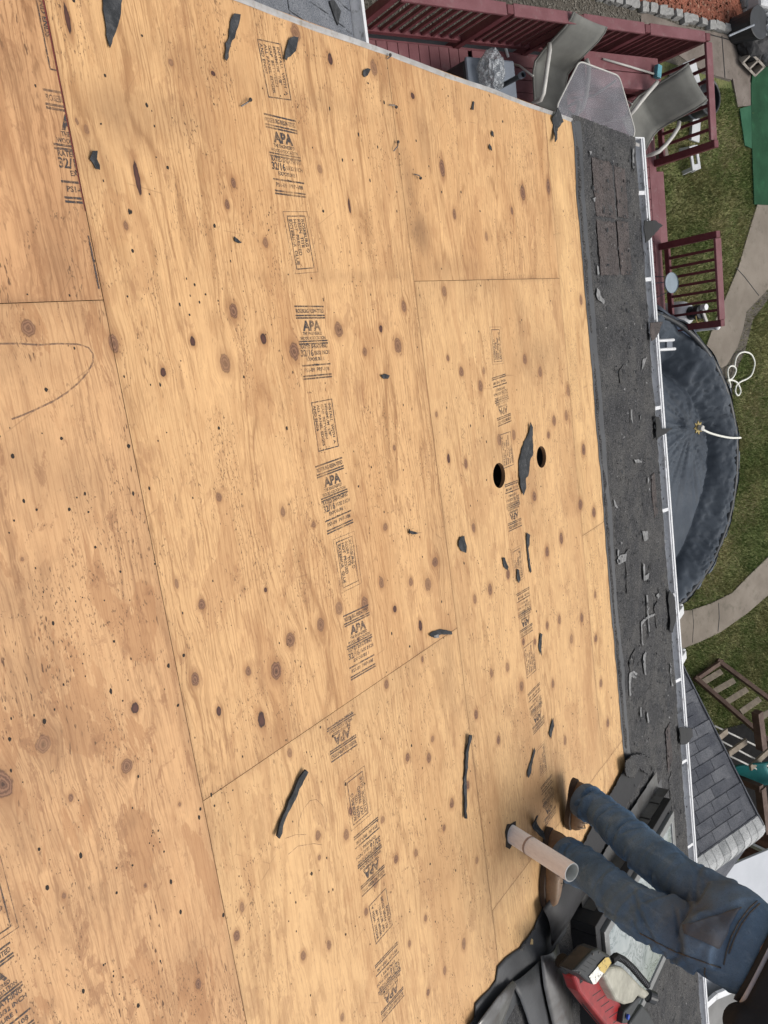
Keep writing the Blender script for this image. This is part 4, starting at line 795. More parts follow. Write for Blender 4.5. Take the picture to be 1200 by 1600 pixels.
# loose flashing pieces bottom right
def bent_sheet(px_l, px_r, n0, arch, m, label, name='metal_flashing'):
    V = []; m_ = 10; k = len(px_l)
    for i in range(k):
        a = rf(*px_l[i], n0); b_ = rf(*px_r[i], n0)
        for j in range(m_): u = j / (m_ - 1); p = a.lerp(b_, u); V.append((p.x, p.y, n0 + arch * math.sin(math.pi * min(1, u * 1.15)) + .0015 * math.sin(i * 2.1 + j)))
    me = np_mesh(name, V, grid_faces(k, m_)); c = sum((Vector(v) for v in V), Vector()) / len(V)
    for v in me.vertices: v.co = v.co - c
    o = link(name, me, None, [m], True); o.location = r2w(*c); o.rotation_euler = (-PITCH, 0, 0); sd = o.modifiers.new('sol', 'SOLIDIFY'); sd.thickness = .002; return setp(o, label, 'flashing')
bent_sheet([(845, 1494), (846, 1510), (850, 1540), (856, 1570), (864, 1605), (866, 1630)], [(872, 1474), (878, 1500), (886, 1530), (893, 1560), (898, 1605), (900, 1630)],   .05, .022, FLASH, 'curved weathered metal sheet leaning beside the red power tool')
bent_sheet([(740, 1608), (752, 1590), (778, 1557), (800, 1532)], [(770, 1630), (785, 1600), (795, 1570), (806, 1538)], .04, .006, FLASH, 'grey metal sheet with a stapled seam at the bottom edge of the picture')
bent_sheet([(800, 1536), (812, 1560), (822, 1585), (830, 1612), (832, 1640)], [(845, 1500), (848, 1530), (852, 1560), (860, 1605), (862, 1640)], .035, .008, FELT, 'smooth dark felt sheet between the two metal sheets', 'felt_sheet')
bent_sheet([(848, 1420), (868, 1392), (900, 1350), (925, 1340)], [(862, 1478), (890, 1440), (915, 1395), (930, 1350)], .045, .016, BLACK, 'folded black felt sheet beside the toe of the near boot', 'felt_sheet')
flat_piece('leaf', [(829, 1466), (832, 1468), (831, 1475), (827, 1475)], simple('dry_leaf', (.45, .33, .16), None, 30, .7), None, .03, .002, .004).update_tag()
setp(bpy.data.objects['leaf'], 'tiny tan leaf on the dark felt below the near boot', 'leaf')
# bent nails
for (a, b_), lb in ((((608, 164), (619, 167)), 'nail lying across the seam just below the rake clip'), (((615, 236), (622, 222)), 'bent nail standing in the dark seam of the upper sheets'), (((377, 166), (391, 156)), 'bent nail beside a pink knot left of the boxed print'), (((647, 272), (657, 278)), 'nail lying right of the dark seam near the upper rake'), (((605, 92), (610, 86)), 'bright nail or clip at the rake end of the seam')):
    A = rf(*a, .006); B = rf(*b_, .012); mid = (A + B) / 2 + Vector((0, 0, .008)); mb = MB(); mb.tube([r2w(*A), r2w(*mid), r2w(*B)], .002, 8); o = mb.build('bent_nail', STEEL); 
    mb = MB(); d = (r2w(*B) - r2w(*mid)).normalized(); mb.tube([r2w(*B), r2w(*B) + d * .003], .005, 12); mb.build('nail_head', STEEL, o); setp(o, lb, 'nail', 'bent nails left in the plywood')

# ================================================================== LOWER ROOF AT THE LEFT
lr = empty('lower_roof', (-1.9, 2.5, -3.4), 'lower blue grey shingled roof beyond the rake edge, cut by the top of the picture', 'roof')
LP = math.radians(36); LE = -3.3; LY = 2.93
def lw(s, t, n): return Vector((s, LY - t * math.cos(LP) + n * math.sin(LP), LE + t * math.sin(LP) + n * math.cos(LP)))
mb = MB(); mb.prism([lw(-6, -.02, -.03), lw(S_RAKE - .05, -.02, -.03), lw(S_RAKE - .05, 4, -.03), lw(-6, 4, -.03)], lw(0, 0, .025) - lw(0, 0, 0)); mb.build('roof_sheet', SHG3, lr)
for r_ in range(7):
    x = -4.6 + (r_ % 2) * .15
    while x < S_RAKE - .1:
        x1 = min(x + .305, S_RAKE - .08); mb = MB(); t0 = r_ * .14
        for a_, b_ in ((x, x + .149), (x + .153, x1 - .004)):
            if b_ > a_ + .02: mb.add([lw(a_, t0, .008), lw(b_, t0, .008), lw(b_, t0 + .17, .001), lw(a_, t0 + .17, .001), lw(a_, t0, .001), lw(b_, t0, .001)], [[0, 1, 2, 3], [4, 5, 1, 0]])
        mb.build('shingle', SHG3, lr); x += .31
mb = MB(); prof = [(0, .0), (.0, -.09), (.07, -.1), (.1, -.03), (.1, .0)]
mb.add([Vector((x, LY + y + .02, LE - .01 + z)) for x in (-6, S_RAKE - .06) for y, z in prof], [[j, j + 1, j + 6, j + 5] for j in range(4)]); mb.build('gutter', ALU, lr)
mb = MB(); mb.bar((-6, LY + .12, LE - .008), (S_RAKE - .06, LY + .12, LE - .008), .022, .018); mb.build('gutter_lip', WHITE, lr)
mb = MB(); mb.bar((-4.6, LY - .3, (LE + GND) / 2 - .1), (S_RAKE - .07, LY - .3, (LE + GND) / 2 - .1), .1, LE - GND - .2); mb.build('wall', CREAM, lr)
dq = [lw(-2.15, .30, .012), lw(-2.02, .27, .012), lw(-1.93, .12, .012), lw(-1.92, .02, .012), lw(-1.98, .10, .012)]
def onlr(px, py):
    d = ray(px, py); n = Vector((0, math.sin(LP), math.cos(LP))); p0 = lw(0, 0, .012); return CAM_C + d * ((p0 - CAM_C).dot(n) / d.dot(n))
mb = MB(); mb.prism([onlr(*q) for q in ((514, 2), (521, 0), (532, 18), (527, 40), (521, 24))], Vector((0, .003, .005))); setp(mb.build('felt_scrap', TAR), 'dark felt scrap lying on the lower blue grey roof', 'felt scrap')

# ================================================================== DECK
deck = empty('deck', (-1.5, 6.5, GND), 'maroon timber deck with railings below the eave', 'deck')
DX0, DX1, DY0, DY1, YM = -3.06, .46, 3.25, 9.42, 6.28
bm_ = 0
y = DY0
while y < YM - .05:
    mb = MB(); mb.box(((DX0 + DX1) / 2, y + .069, DECK - .0125 + random.uniform(-.002, .001)), (DX1 - DX0, .136, .025)); mb.build('deck_board', MAROONT, deck, bevel=.004, seg=1); y += .142
x = DX0
while x < DX1 - .05:
    mb = MB(); mb.box((x + .069, (YM + .01 + DY1 - .15) / 2, DECK - .0125 + random.uniform(-.002, .001)), (.136, DY1 - .15 - YM - .01, .025)); mb.build('deck_board', MAROONT, deck, bevel=.004, seg=1); x += .142
mb = MB(); mb.box(((DX0 + DX1) / 2, DY1 - .075, DECK - .012), (DX1 - DX0, .14, .026)); mb.build('edge_board', MAROONT, deck, bevel=.004)
mb = MB(); mb.bar((DX0, DY1 + .012, DECK - .13), (DX1, DY1 + .012, DECK - .13), .03, .22); mb.bar((DX0 - .012, DY0, DECK - .13), (DX0 - .012, DY1, DECK - .13), .03, .22); mb.build('rim_board', MAROON, deck)
mb = MB(); mb.box((DX0 / 2, (DY0 + DY1) / 2, DECK - .16), (DX1 - DX0 - .1, DY1 - DY0 - .1, .02)); mb.build('under_deck', BLACK, deck)
for k, (y0, zz) in enumerate(((DY1 + .03, DECK - .2), (DY1 + .3, DECK - .42))):
    if k == 0:
        mb = MB(); mb.box((-1.245, y0 + .19, zz - .018), (1.06, .38, .036)); mb.build('stair_tread', MAROONT, deck, bevel=.004)
mb = MB(); mb.box((-1.245, DY1 + .15, (GND + DECK - .24) / 2), (1.0, .2, DECK - .24 - GND)); mb.build('stair_riser', MAROON, deck)
RT = -4.98
def post(x, y, h=.0): mb = MB(); mb.box((x, y, (DECK - .2 + RT + h) / 2), (.09, .09, RT + h - DECK + .2)); mb.build('railing_post', MAROON, deck, bevel=.006, seg=1)
def railing(a, b_, n, skip_ends=True):
    a, b_ = Vector(a), Vector(b_); d = (b_ - a).normalized()
    for z, w_, h in ((RT - .018, .125, .036), (DECK + .11, .05, .075)):
        mb = MB(); mb.bar(Vector((*a, z)) + Vector((*d, 0)) * .0, Vector((*b_, z)), w_, h); mb.build('handrail' if z > -5.5 else 'bottom_rail', MAROONT if z > -5.5 else MAROON, deck, bevel=.005, seg=1)
    for i in range(1, n + 1):
        p = a.lerp(b_, i / (n + 1)); mb = MB(); mb.box((p.x, p.y, (RT - .036 + DECK + .15) / 2), (.036, .036, RT - .036 - DECK - .15)); mb.build('baluster', MAROON, deck)
RY = [4.62, 6.07, 7.12, 8.25, 9.4]; RX = -3.11
for i in range(4):
    railing((RX, RY[i] + (.045 if i == 0 else .05)), (RX, RY[i + 1] - .05), 9 if i == 0 else 7); post(RX, RY[i], .004)
post(RX, RY[4], .004); post(-1.83, 9.42, .03); post(-.71, 9.4, .004); post(.445, 9.4, .004)
railing((RX + .06, 9.42), (-1.83 - .05, 9.42), 7); railing((-.66, 9.4), (.40, 9.4), 7)
# bench along the railing
bench = empty('deck_bench', (-2.8, 8.35, DECK), 'maroon bench built along the deck railing with a brush lying on it', 'bench')
mb = MB(); mb.box((-2.90, 8.33, -5.465), (.19, 1.36, .03)); mb.build('seat_board', MAROONT, bench, bevel=.004); mb = MB(); mb.box((-2.70, 8.33, -5.465), (.19, 1.36, .03)); mb.build('seat_board', MAROONT, bench, bevel=.004)
mb = MB(); mb.box((-2.615, 8.33, -5.55), (.03, 1.34, .135)); mb.build('apron', MAROON, bench)
for y_ in (7.75, 8.9): mb = MB(); mb.box((-2.8, y_, (DECK - 5.48) / 2), (.34, .07, -5.48 - DECK)); mb.build('leg', MAROON, bench)
br = empty('scrub_brush', gz(985, 108, -5.44), 'long white handled brush with a light blue head on the bench', 'brush')
A, B = gz(942, 92, -5.43), gz(1023, 116, -5.42); mb = MB(); mb.tube([A, A.lerp(B, .5) + Vector((0, 0, .006)), B], .013, 10); mb.build('handle', FRAME, br, smooth=True)
C0 = gz(1028, 112, -5.40); mb = MB(); d = (gz(1030, 102, -5.4) - gz(1028, 122, -5.4)); mb.bar(C0 - d * .5, C0 + d * .5, .085, .06); mb.build('head', simple('light_blue_plastic', (.10, .30, .37), None, 9, .5), br, bevel=.01)
mb = MB(); mb.bar(C0 - d * .46 + Vector((0, 0, -.04)), C0 + d * .46 + Vector((0, 0, -.04)), .06, .03); mb.build('bristles', FRAME, br)
# glass table
tb = empty('patio_table', (-2.12, 7.5, DECK), 'hexagonal glass topped patio table at the roof corner', 'table')
TC = Vector((-2.12, 7.48)); tz = -5.17; a0 = math.atan2(.0 - 0 + (7.92 - TC.y), -2.64 - TC.x); hexp = []
for k in range(6):
    an = a0 + k * math.pi / 3; pv = Vector((TC.x + math.cos(an) * .67, TC.y + math.sin(an) * .67)); hexp.append(pv)
rp_ = []
for k in range(6):
    p0, p1, p2 = hexp[k - 1], hexp[k], hexp[(k + 1) % 6]; 
    for u in (0, .25, .5, .75, 1): q0 = p1 + (p0 - p1).normalized() * .07; q2 = p1 + (p2 - p1).normalized() * .07; rp_.append(q0.lerp(p1, u).lerp(p1.lerp(q2, u), u))
mb = MB(); mb.prism([Vector((*p, tz - .008)) for p in rp_], (0, 0, .008)); mb.build('glass_top', GLASS, tb)
mb = MB(); mb.tube([Vector((*p, tz - .004)) for p in rp_ + rp_[:1]], .010, 8, False); mb.build('rim', FRAME, tb, smooth=True)
for k in range(6):
    if k % 2 == 0:
        p = hexp[k]; mb = MB(); mb.tube([Vector((p.x * .9 + TC.x * .1, p.y * .9 + TC.y * .1, tz - .02)), Vector((p.x * .75 + TC.x * .25, p.y * .75 + TC.y * .25, tz - .3)), Vector((p.x * .95 + TC.x * .05, p.y * .95 + TC.y * .05, DECK))], .016, 8); mb.build('leg', FRAME, tb, smooth=True)
# sling chairs
def chair(x, y, ang, label):
    c = empty('patio_chair', (x, y, DECK), label, 'chair', 'sling chairs round the glass table'); R = Matrix.Rotation(ang, 3, 'Z'); O = Vector((x, y, DECK))
    L = lambda a, b_, z: O + R @ Vector((a, b_, z))      # a: forward, b: left, z
    prof = [(.28, .40), (.25, .425), (.1, .40), (-.08, .375), (-.19, .40), (-.26, .52), (-.33, .70), (-.39, .86), (-.45, .95), (-.50, .98)]
    V = []; 
    P = []
    for i in range(len(prof) - 1):
        for u in (0, .33, .66): P.append((prof[i][0] + (prof[i + 1][0] - prof[i][0]) * u, prof[i][1] + (prof[i + 1][1] - prof[i][1]) * u))
    P.append(prof[-1])
    for a_, z_ in P:
        for j in range(9): b_ = (j / 8 - .5); V.append(L(a_, b_ * .50, z_ - .022 * (1 - (2 * b_) ** 2)))
    o = link('sling', np_mesh('sling', V, grid_faces(len(P), 9)), c, [SLING], True); s_ = o.modifiers.new('sol', 'SOLIDIFY'); s_.thickness = .008
    for sd in (-1, 1):
        mb = MB(); mb.tube([L(a_, sd * .262, z_ + .0) for a_, z_ in P], .013, 8); mb.build('side_rail', SLING, c, smooth=True)
        arm = [(-.27, .66), (-.18, .69), (-.02, .68), (.14, .66), (.26, .63), (.31, .57), (.30, .40), (.26, .2), (.27, .0)]
        mb = MB(); mb.tube([L(a_, sd * (.30 + .03 * math.sin(min(i, 5) / 5 * 3.14)), z_) for i, (a_, z_) in enumerate(arm)], [.026] * 6 + [.014] * 3, 10); mb.build('arm', FRAME, c, smooth=True)
        mb = MB(); mb.tube([L(-.02, sd * .27, .39), L(-.22, sd * .28, .15), L(-.30, sd * .28, 0)], .013, 8); mb.build('leg', FRAME, c, smooth=True)
    return c
chair(-2.60, 7.10, math.radians(-12), 'grey sling chair left of the glass table with its back to the long railing')
chair(-2.22, 8.68, math.radians(-50), 'grey sling chair at the far end of the glass table by the deck corner')
chair(-1.95, 7.45, math.radians(150), 'sling chair pushed under the glass, only its cream arms showing through')
# deck box, bag, pole
db = empty('deck_box', (-2.45, 6.1, DECK), 'blue grey storage box against the deck rail under the clear bag', 'storage box')
mb = MB(); mb.box((-2.36, 6.08, -5.66), (.80, .66, .46)); mb.build('body', DKGR, db, bevel=.03); mb = MB(); mb.box((-2.36, 6.10, -5.415), (.84, .70, .05)); mb.build('lid', BLUEG, db, bevel=.024)
def blob(name, c, size, m, seed, amp=.3, label=None, cat=None, sub=4, freq=3.0, parent=None):
    bm = bmesh.new(); bmesh.ops.create_icosphere(bm, subdivisions=sub, radius=1)
    A = np.array([v.co[:] for v in bm.verts]); f = 1 + amp * ((fbm(A[:, 0] * freq + 5, A[:, 1] * freq + 7 + A[:, 2] * freq * .7, seed, 4) - .5) * 2)
    ridg = np.abs(fbm(A[:, 2] * freq * 1.4 + 3, A[:, 0] * freq * 1.6 + A[:, 1], seed + 9, 3) - .5) * amp * 1.6
    for v, k, r_ in zip(bm.verts, f, ridg): v.co = Vector((v.co.x * size[0], v.co.y * size[1], max(v.co.z, -.55) * size[2])) * float(k - r_)
    me = bpy.data.meshes.new(name); bm.to_mesh(me); bm.free(); o = link(name, me, parent, [m]); o.location = c
    if parent is not None: o.matrix_parent_inverse = parent_world(parent).inverted()
    return setp(o, label, cat)
blob('plastic_bag', gz(768, 112, -5.28), (.24, .15, .16), BAG, 3, .2, 'crumpled clear plastic bag lying on the blue grey storage box', 'plastic bag')
pt = gz(818, 116, -5.0); up_ = empty('umbrella_pole', (pt.x, pt.y, DECK), 'black parasol pole standing beside the storage box', 'parasol pole')
mb = MB(); mb.tube([Vector((pt.x, pt.y, DECK)), Vector((pt.x, pt.y, -5.02))], .027, 14, False); mb.build('tube', DKGR, up_, smooth=True); mb = MB(); mb.tube([Vector((pt.x, pt.y, -5.05)), Vector((pt.x, pt.y, -5.0))], .034, 14, False); mb.build('collar', BLUEG, up_, smooth=True)
p = gz(790, 75, -5.88); mb = MB(); mb.bar(p, p + Vector((.1, .03, 0)), .03, .02); setp(mb.build('trim_offcut', WHITE, bevel=.004), 'small white offcut on the deck boards behind the clear bag', 'offcut')
# ================================================================== POOL
pool = empty('pool', (POOL_C.x, POOL_C.y, GND), 'round above ground pool under a slack dark blue winter cover', 'pool')
PZ = -5.5; mb = MB(); k = 96
mb.tube([Vector((POOL_C.x, POOL_C.y, z)) for z in (GND, PZ - .05)], POOL_R - .03, k, False); mb.build('wall', LBLUE, pool, smooth=True)
mb = MB(); mb.tube([Vector((POOL_C.x + math.cos(6.28318 * i / k) * POOL_R * .985, POOL_C.y + math.sin(6.28318 * i / k) * POOL_R * .985, PZ - .03)) for i in range(k + 1)], .04, 8, False); mb.build('top_rail', DKGR, pool, smooth=True)
nr, nth = 110, 360; RR = np.concatenate([np.linspace(.001, 2.0, 84), np.linspace(2.02, 2.34, 26)]); th = np.linspace(0, 2 * np.pi, nth + 1)
Rg, Th = np.meshgrid(RR, th, indexing='ij')
X = Rg * np.cos(Th); Y = Rg * np.sin(Th); pc = gz(1090, 668, PZ - .1); dx, dy = X + POOL_C.x - pc.x, Y + POOL_C.y - pc.y; dpl = np.hypot(dx, dy); ap = np.arctan2(dy, dx)
side = np.clip((Y + .35) / .6, 0, 1)          # the yard side hangs in folds, the house side is taut
sl_ = np.clip((2.12 - Rg) / .34, 0, 1); sl_ = sl_ * sl_ * (3 - 2 * sl_); Zc = PZ - sl_ * (.08 + .12 * side)
rad = fbm(np.cos(ap) * 11 + 20, np.sin(ap) * 11 + 20, 41, 3); rad2 = np.abs(fbm(np.cos(ap) * 20 + 30, np.sin(ap) * 20 + 30, 44, 2) - .5) * 2
fade_ = np.clip(dpl / .3, 0, 1) * np.exp(-dpl / .8) * np.clip((2.15 - Rg) / .2, 0, 1)
Zc += fade_ * (rad - .5) * .16 * (.3 + .7 * side) - fade_ * (np.exp(-(rad2 / .12) ** 2)) * .05
band = np.clip((Rg - 1.62) / .2, 0, 1) * np.clip((2.24 - Rg) / .1, 0, 1) * np.clip(side + .15, 0, 1)
fold = np.abs(fbm(Th * 13 + Rg * 3, Rg * 2.5, 51, 4) - .5) * 2; fold2 = fbm(X * 7 + 2 * fold, Y * 7, 53, 4) - .5
Zc += band * ((.35 - fold) * .10 + fold2 * .05) - band * np.exp(-(fold / .12) ** 2) * .06
Zc += .004 * np.sin((Th * 4 + Rg * 2) * 22 + 9 * vnoise(X * 3, Y * 3, 55)) * (1 - band) * vnoise(X * 2 + 9, Y * 2, 57)
cr_ = np.exp(-((Rg - 1.76 - .05 * np.sin(Th * 5)) / .06) ** 2) * np.clip(side * 1.3 - .2, 0, 1); Zc -= .10 * cr_
lad = np.exp(-(((X + POOL_C.x - .85) / .45) ** 2 + ((Y + POOL_C.y - 9.3) / .26) ** 2)); Zc -= .30 * lad
drop = np.clip((Rg - 2.2) / .14, 0, 1); scal = fbm(np.cos(Th) * 14 + 40, np.sin(Th) * 14 + 40, 71, 3)
Zc -= drop * (.28 + .35 * scal); Rg2 = np.where(Rg > 2.2, 2.2 + (Rg - 2.2) * (.1 + .5 * scal), Rg); X = Rg2 * np.cos(Th); Y = Rg2 * np.sin(Th)
me = np_mesh('cover', np.stack([X + POOL_C.x, Y + POOL_C.y, Zc], -1).reshape(-1, 3), grid_faces(nr, nth + 1)); link('cover', me, pool, [COVER], True)
# hem, its paler colour paints in sky light on the drape
V = []; hh = 5
for i in range(nth + 1):
    for j in range(hh):
        u = j / (hh - 1); rr = 2.20 + .02 * math.sin(i * .35) + (.03 + .30 * max(0, scal[0, i] - .25) ** 1.5 * 2) * u; V.append((POOL_C.x + math.cos(th[i]) * rr, POOL_C.y + math.sin(th[i]) * rr, PZ + .006 - .03 * u - u * u * (.10 + .25 * scal[0, i]) + .012 * math.sin(i * .9) * u))
link('cover_hem', np_mesh('cover_hem', V, grid_faces(nth + 1, hh)), pool, [simple('skylit_hem_vinyl', (.085, .10, .13), (.058, .072, .098), 4, .55, bump=.1, fine=20)], True)
fit_ = MB(); c = gz(1090, 668, PZ - .02); st_ = []
for i in range(16): r_ = .105 if i % 2 == 0 else .062; st_.append(c + Vector((math.cos(6.28318 * i / 16) * r_, math.sin(6.28318 * i / 16) * r_, 0)))
fit_.prism(st_, (0, 0, .02)); fit_.build('tie_fitting', BRASS, pool, bevel=.004); mb = MB(); mb.tube([c + Vector((0, 0, .02)), c + Vector((0.01, 0, .09))], .042, 14); mb.build('fitting_cap', FRAME, pool, bevel=.01)
def rope(px, zs, label=None, parent=None, r=.014):
    P = [gz(x, y, z) for (x, y), z in zip(px, zs)]; Q = []
    for i in range(len(P) - 1):
        p0, p1, p2, p3 = P[max(i - 1, 0)], P[i], P[i + 1], P[min(i + 2, len(P) - 1)]
        for u in (0, .2, .4, .6, .8): Q.append(.5 * ((2 * p1) + (-p0 + p2) * u + (2 * p0 - 5 * p1 + 4 * p2 - p3) * u * u + (-p0 + 3 * p1 - 3 * p2 + p3) * u ** 3))
    Q.append(P[-1]); mb = MB(); mb.tube(Q, r, 8); o = mb.build('rope', ROPE, parent, smooth=True); return setp(o, label, 'rope' if label else None)
rope([(1096, 670), (1108, 676), (1125, 681), (1142, 684), (1157, 684)], [PZ + .02, PZ + .02, PZ + .03, PZ + .04, PZ + .03], None, pool, .016)
rope([(1137, 594), (1143, 592), (1148, 585), (1150, 577), (1146, 572), (1140, 573), (1137, 580), (1138, 589), (1141, 601), (1141, 606)] , [GND + .06] * 10, 'short curl of white rope on the lawn touching the pool cover')
rope([(1138, 596), (1144, 594), (1152, 598), (1156, 606), (1157, 613), (1153, 618), (1149, 612), (1151, 602), (1158, 596), (1167, 592), (1174, 586), (1178, 575), (1179, 565), (1174, 554), (1165, 550), (1156, 552), (1150, 560), (1148, 572)], [GND + .06] * 18, 'large loop of white rope lying on the lawn beside the pool')
# pool ladder
la = empty('pool_ladder', (.55, 9.0, PZ - .2), 'white pool ladder rails just outside the gutter', 'ladder')
for y_, x1 in ((531, 1052), (545, 1054)):
    A = gz(1020, y_ + 2, PZ + .05); B = gz(x1, y_, PZ + .05); mb = MB(); mb.tube([A, B, B + Vector((0, .04, -.2))], .022, 10); mb.build('rail', WHITE, la, smooth=True)
mb = MB(); A = gz(1045, 534, PZ - .1); B = gz(1045, 544, PZ - .1); mb.bar(A, B, .12, .03); mb.build('step', BLUEG, la)
# filter tank + pipe
ft = gz(1090, 488, -5.85); fc = Vector((ft.x, ft.y - .1, 0)); fi = empty('filter_tank', (fc.x, fc.y, GND), 'white cylindrical pool filter tank behind the deck railing', 'filter tank')
pr = [(.0, .19), (.05, .2), (.55, .2), (.68, .19), (.76, .15), (.80, .07), (.81, .05)]
mb = MB(); mb.tube([Vector((fc.x, fc.y, GND + z)) for z, r_ in pr], [r_ for z, r_ in pr], 32); mb.build('tank', simple('filter_white', (.55, .56, .58), (.48, .49, .51), 3, .3, bump=.02), fi, smooth=True)
mb = MB(); mb.tube([Vector((fc.x, fc.y, GND + z)) for z in (.80, .84, .845, .90, .905, .98)], [.10, .10, .07, .07, .11, .10], 18); mb.build('valve_body', DKGR, fi); 
mb = MB(); mb.bar(Vector((fc.x - .02, fc.y, GND + 1.0)), Vector((fc.x + .16, fc.y + .06, GND + 1.02)), .05, .035); mb.build('valve_handle', FRAME, fi, bevel=.01)
mb = MB(); mb.tube([Vector((fc.x - .06, fc.y + .02, GND + .98)), Vector((fc.x - .06, fc.y + .02, GND + 1.06))], .045, 14); mb.build('gauge', WHITE, fi)
mb = MB(); mb.tube([Vector((fc.x + .08, fc.y - .02, GND + .95 + .02 * math.sin(i))) + Vector((.08 * math.cos(i * 1.1), .08 * math.sin(i * 1.1), .03 * i / 6)) for i in range(7)], .012, 8); mb.build('hose', BRASS, fi)
pv = gz(1123, 511, -5.25); pp = empty('white_post', (pv.x, pv.y, GND), 'white plastic pipe standing beside the railing end post and pool', 'pipe'); mb = MB(); mb.tube([Vector((pv.x, pv.y, GND)), Vector((pv.x, pv.y, -5.28))], .03, 14, False); mb.build('tube', WHITE, pp, smooth=True); mb = MB(); mb.tube([Vector((pv.x, pv.y, -5.30)), Vector((pv.x, pv.y, -5.26)), Vector((pv.x, pv.y, -5.235))], [.038, .038, .02], 14); mb.build('cap', WHITE, pp, smooth=True)
# round dish table
dc = gz(1049, 442, -5.35); dt_ = empty('round_stand', (dc.x, dc.y, DECK), 'small round blue grey dish on wire legs by the short railing', 'plant stand')
mb = MB(); mb.tube([dc + Vector((0, 0, z)) for z in (-.03, -.028, 0.0)], [.06, .12, .135], 28); mb.tube([dc + Vector((0, 0, z)) for z in (.0, .012)], [.135, .137], 28, False); mb.build('dish', simple('pale_blue_dish', (.21, .26, .30), None, 5, .4), dt_)
for an in (0.3, 2.4, 4.5): mb = MB(); mb.tube([dc + Vector((math.cos(an) * .1, math.sin(an) * .1, -.02)), Vector((dc.x + math.cos(an) * .22, dc.y + math.sin(an) * .22, DECK))], .006, 6); mb.build('leg', BLUEG, dt_)
# things on the lawn beyond the deck
def crate(px, size, m, label, cat, name, rot=0.0, bz=0.0, hollow=True):
    p = gz(*px, GND + size[2]); o = empty(name, (p.x, p.y, GND), label, cat); R = Matrix.Rotation(rot, 3, 'Z'); c = Vector((p.x, p.y, GND + bz))
    x, y_, z = size; t = .02
    for (a_, b_) in (((-x / 2, -y_ / 2), (x / 2, -y_ / 2)), ((x / 2, -y_ / 2), (x / 2, y_ / 2)), ((x / 2, y_ / 2), (-x / 2, y_ / 2)), ((-x / 2, y_ / 2), (-x / 2, -y_ / 2))):
        mb = MB(); mb.bar(c + R @ Vector((*a_, z / 2)), c + R @ Vector((*b_, z / 2)), t, z); mb.build('side', m, o, bevel=.005)
    mb = MB(); mb.box(c + Vector((0, 0, .03)), (x - t, y_ - t, .02), R); mb.build('bottom', m, o)
    mb = MB()
    for (a_, b_) in (((-x / 2, -y_ / 2), (x / 2, -y_ / 2)), ((x / 2, y_ / 2), (-x / 2, y_ / 2))): mb.bar(c + R @ Vector((a_[0] * 1.1, a_[1], z)), c + R @ Vector((b_[0] * 1.1, b_[1], z)), .05, .02)
    mb.build('rim', m, o, bevel=.006); return o
LW = simple('dull_white_plastic', (.45, .46, .47), (.38, .39, .4), 6, .45, bump=.05)
def tub(px, size, m, label, cat, name, rot, h=None):
    p = gz(*px, GND + size[2]); o = empty(name, (p.x, p.y, GND), label, cat); R = Matrix.Rotation(rot, 3, 'Z')
    mb = MB(); mb.box((p.x, p.y, GND + size[2] * .42), (size[0] * .94, size[1] * .94, size[2] * .84), R); mb.build('body', m, o, bevel=.03, seg=3)
    mb = MB(); mb.box((p.x, p.y, GND + size[2] * .92), (size[0], size[1], size[2] * .15), R); mb.build('lid', m, o, bevel=.02, seg=3); return o
tub((1082, 114), (.36, .32, .30), LW, 'dull white plastic bin behind the deck corner nearest the paving', 'bin', 'plastic_bin', .3)
tub((1088, 202), (.36, .20, .08), LW, 'low white tray on the grass behind the railing', 'tray', 'plastic_tray', -.2)
p = gz(1098, 155, GND + .45); ba = empty('trash_barrel', (p.x, p.y, GND), 'dark barrel with pale bands behind the far deck railing', 'barrel'); mb = MB(); mb.tube([Vector((p.x, p.y, GND + z)) for z in (0, .1, .5, .56)], [.2, .22, .25, .25], 24, False); mb.tube([Vector((p.x, p.y, GND + .5)), Vector((p.x, p.y, GND + .49))], .24, 24); mb.build('body', DKGR, ba, smooth=True)
mb = MB(); mb.tube([Vector((p.x + math.cos(i / 24 * 6.2832) * .25, p.y + math.sin(i / 24 * 6.2832) * .25, GND + .56)) for i in range(25)], .018, 8, False); mb.build('rim', DKGR, ba); mb = MB(); mb.tube([Vector((p.x, p.y, GND + z)) for z in (.3, .34)], [.243, .246], 24, False); mb.build('band', BLUEG, ba)
p = gz(1087, 246, GND + .2); so = empty('step_stool', (p.x, p.y, GND), 'white plastic step stool lying on the lawn beside the deck post', 'step stool'); R = Matrix.Rotation(.15, 3, 'Z')
mb = MB(); 
for c_, sz in (((0, .075, .18), (.36, .06, .03)), ((0, -.075, .18), (.36, .06, .03)), ((-.14, 0, .18), (.09, .10, .03)), ((.14, 0, .18), (.09, .10, .03))): mb.box(p * 1 + R @ Vector(c_) - Vector((0, 0, .2)), sz, R)
mb.build('seat', LW, so, bevel=.008)
for c_ in ((-.15, .08), (.15, .08), (-.15, -.08), (.15, -.08)): mb = MB(); mb.bar(p + R @ Vector((c_[0] * 1.15, c_[1] * 1.3, -.2)), p + R @ Vector((c_[0], c_[1], -.03)), .06, .04, (0, 1, 0)); mb.build('leg', LW, so, bevel=.006)
p = gz(1046, 240, DECK + .02); tub((1040, 236), (.18, .14, .5), PAVER, 'small tan block behind the railing foot', 'block', 'garden_block', .2)
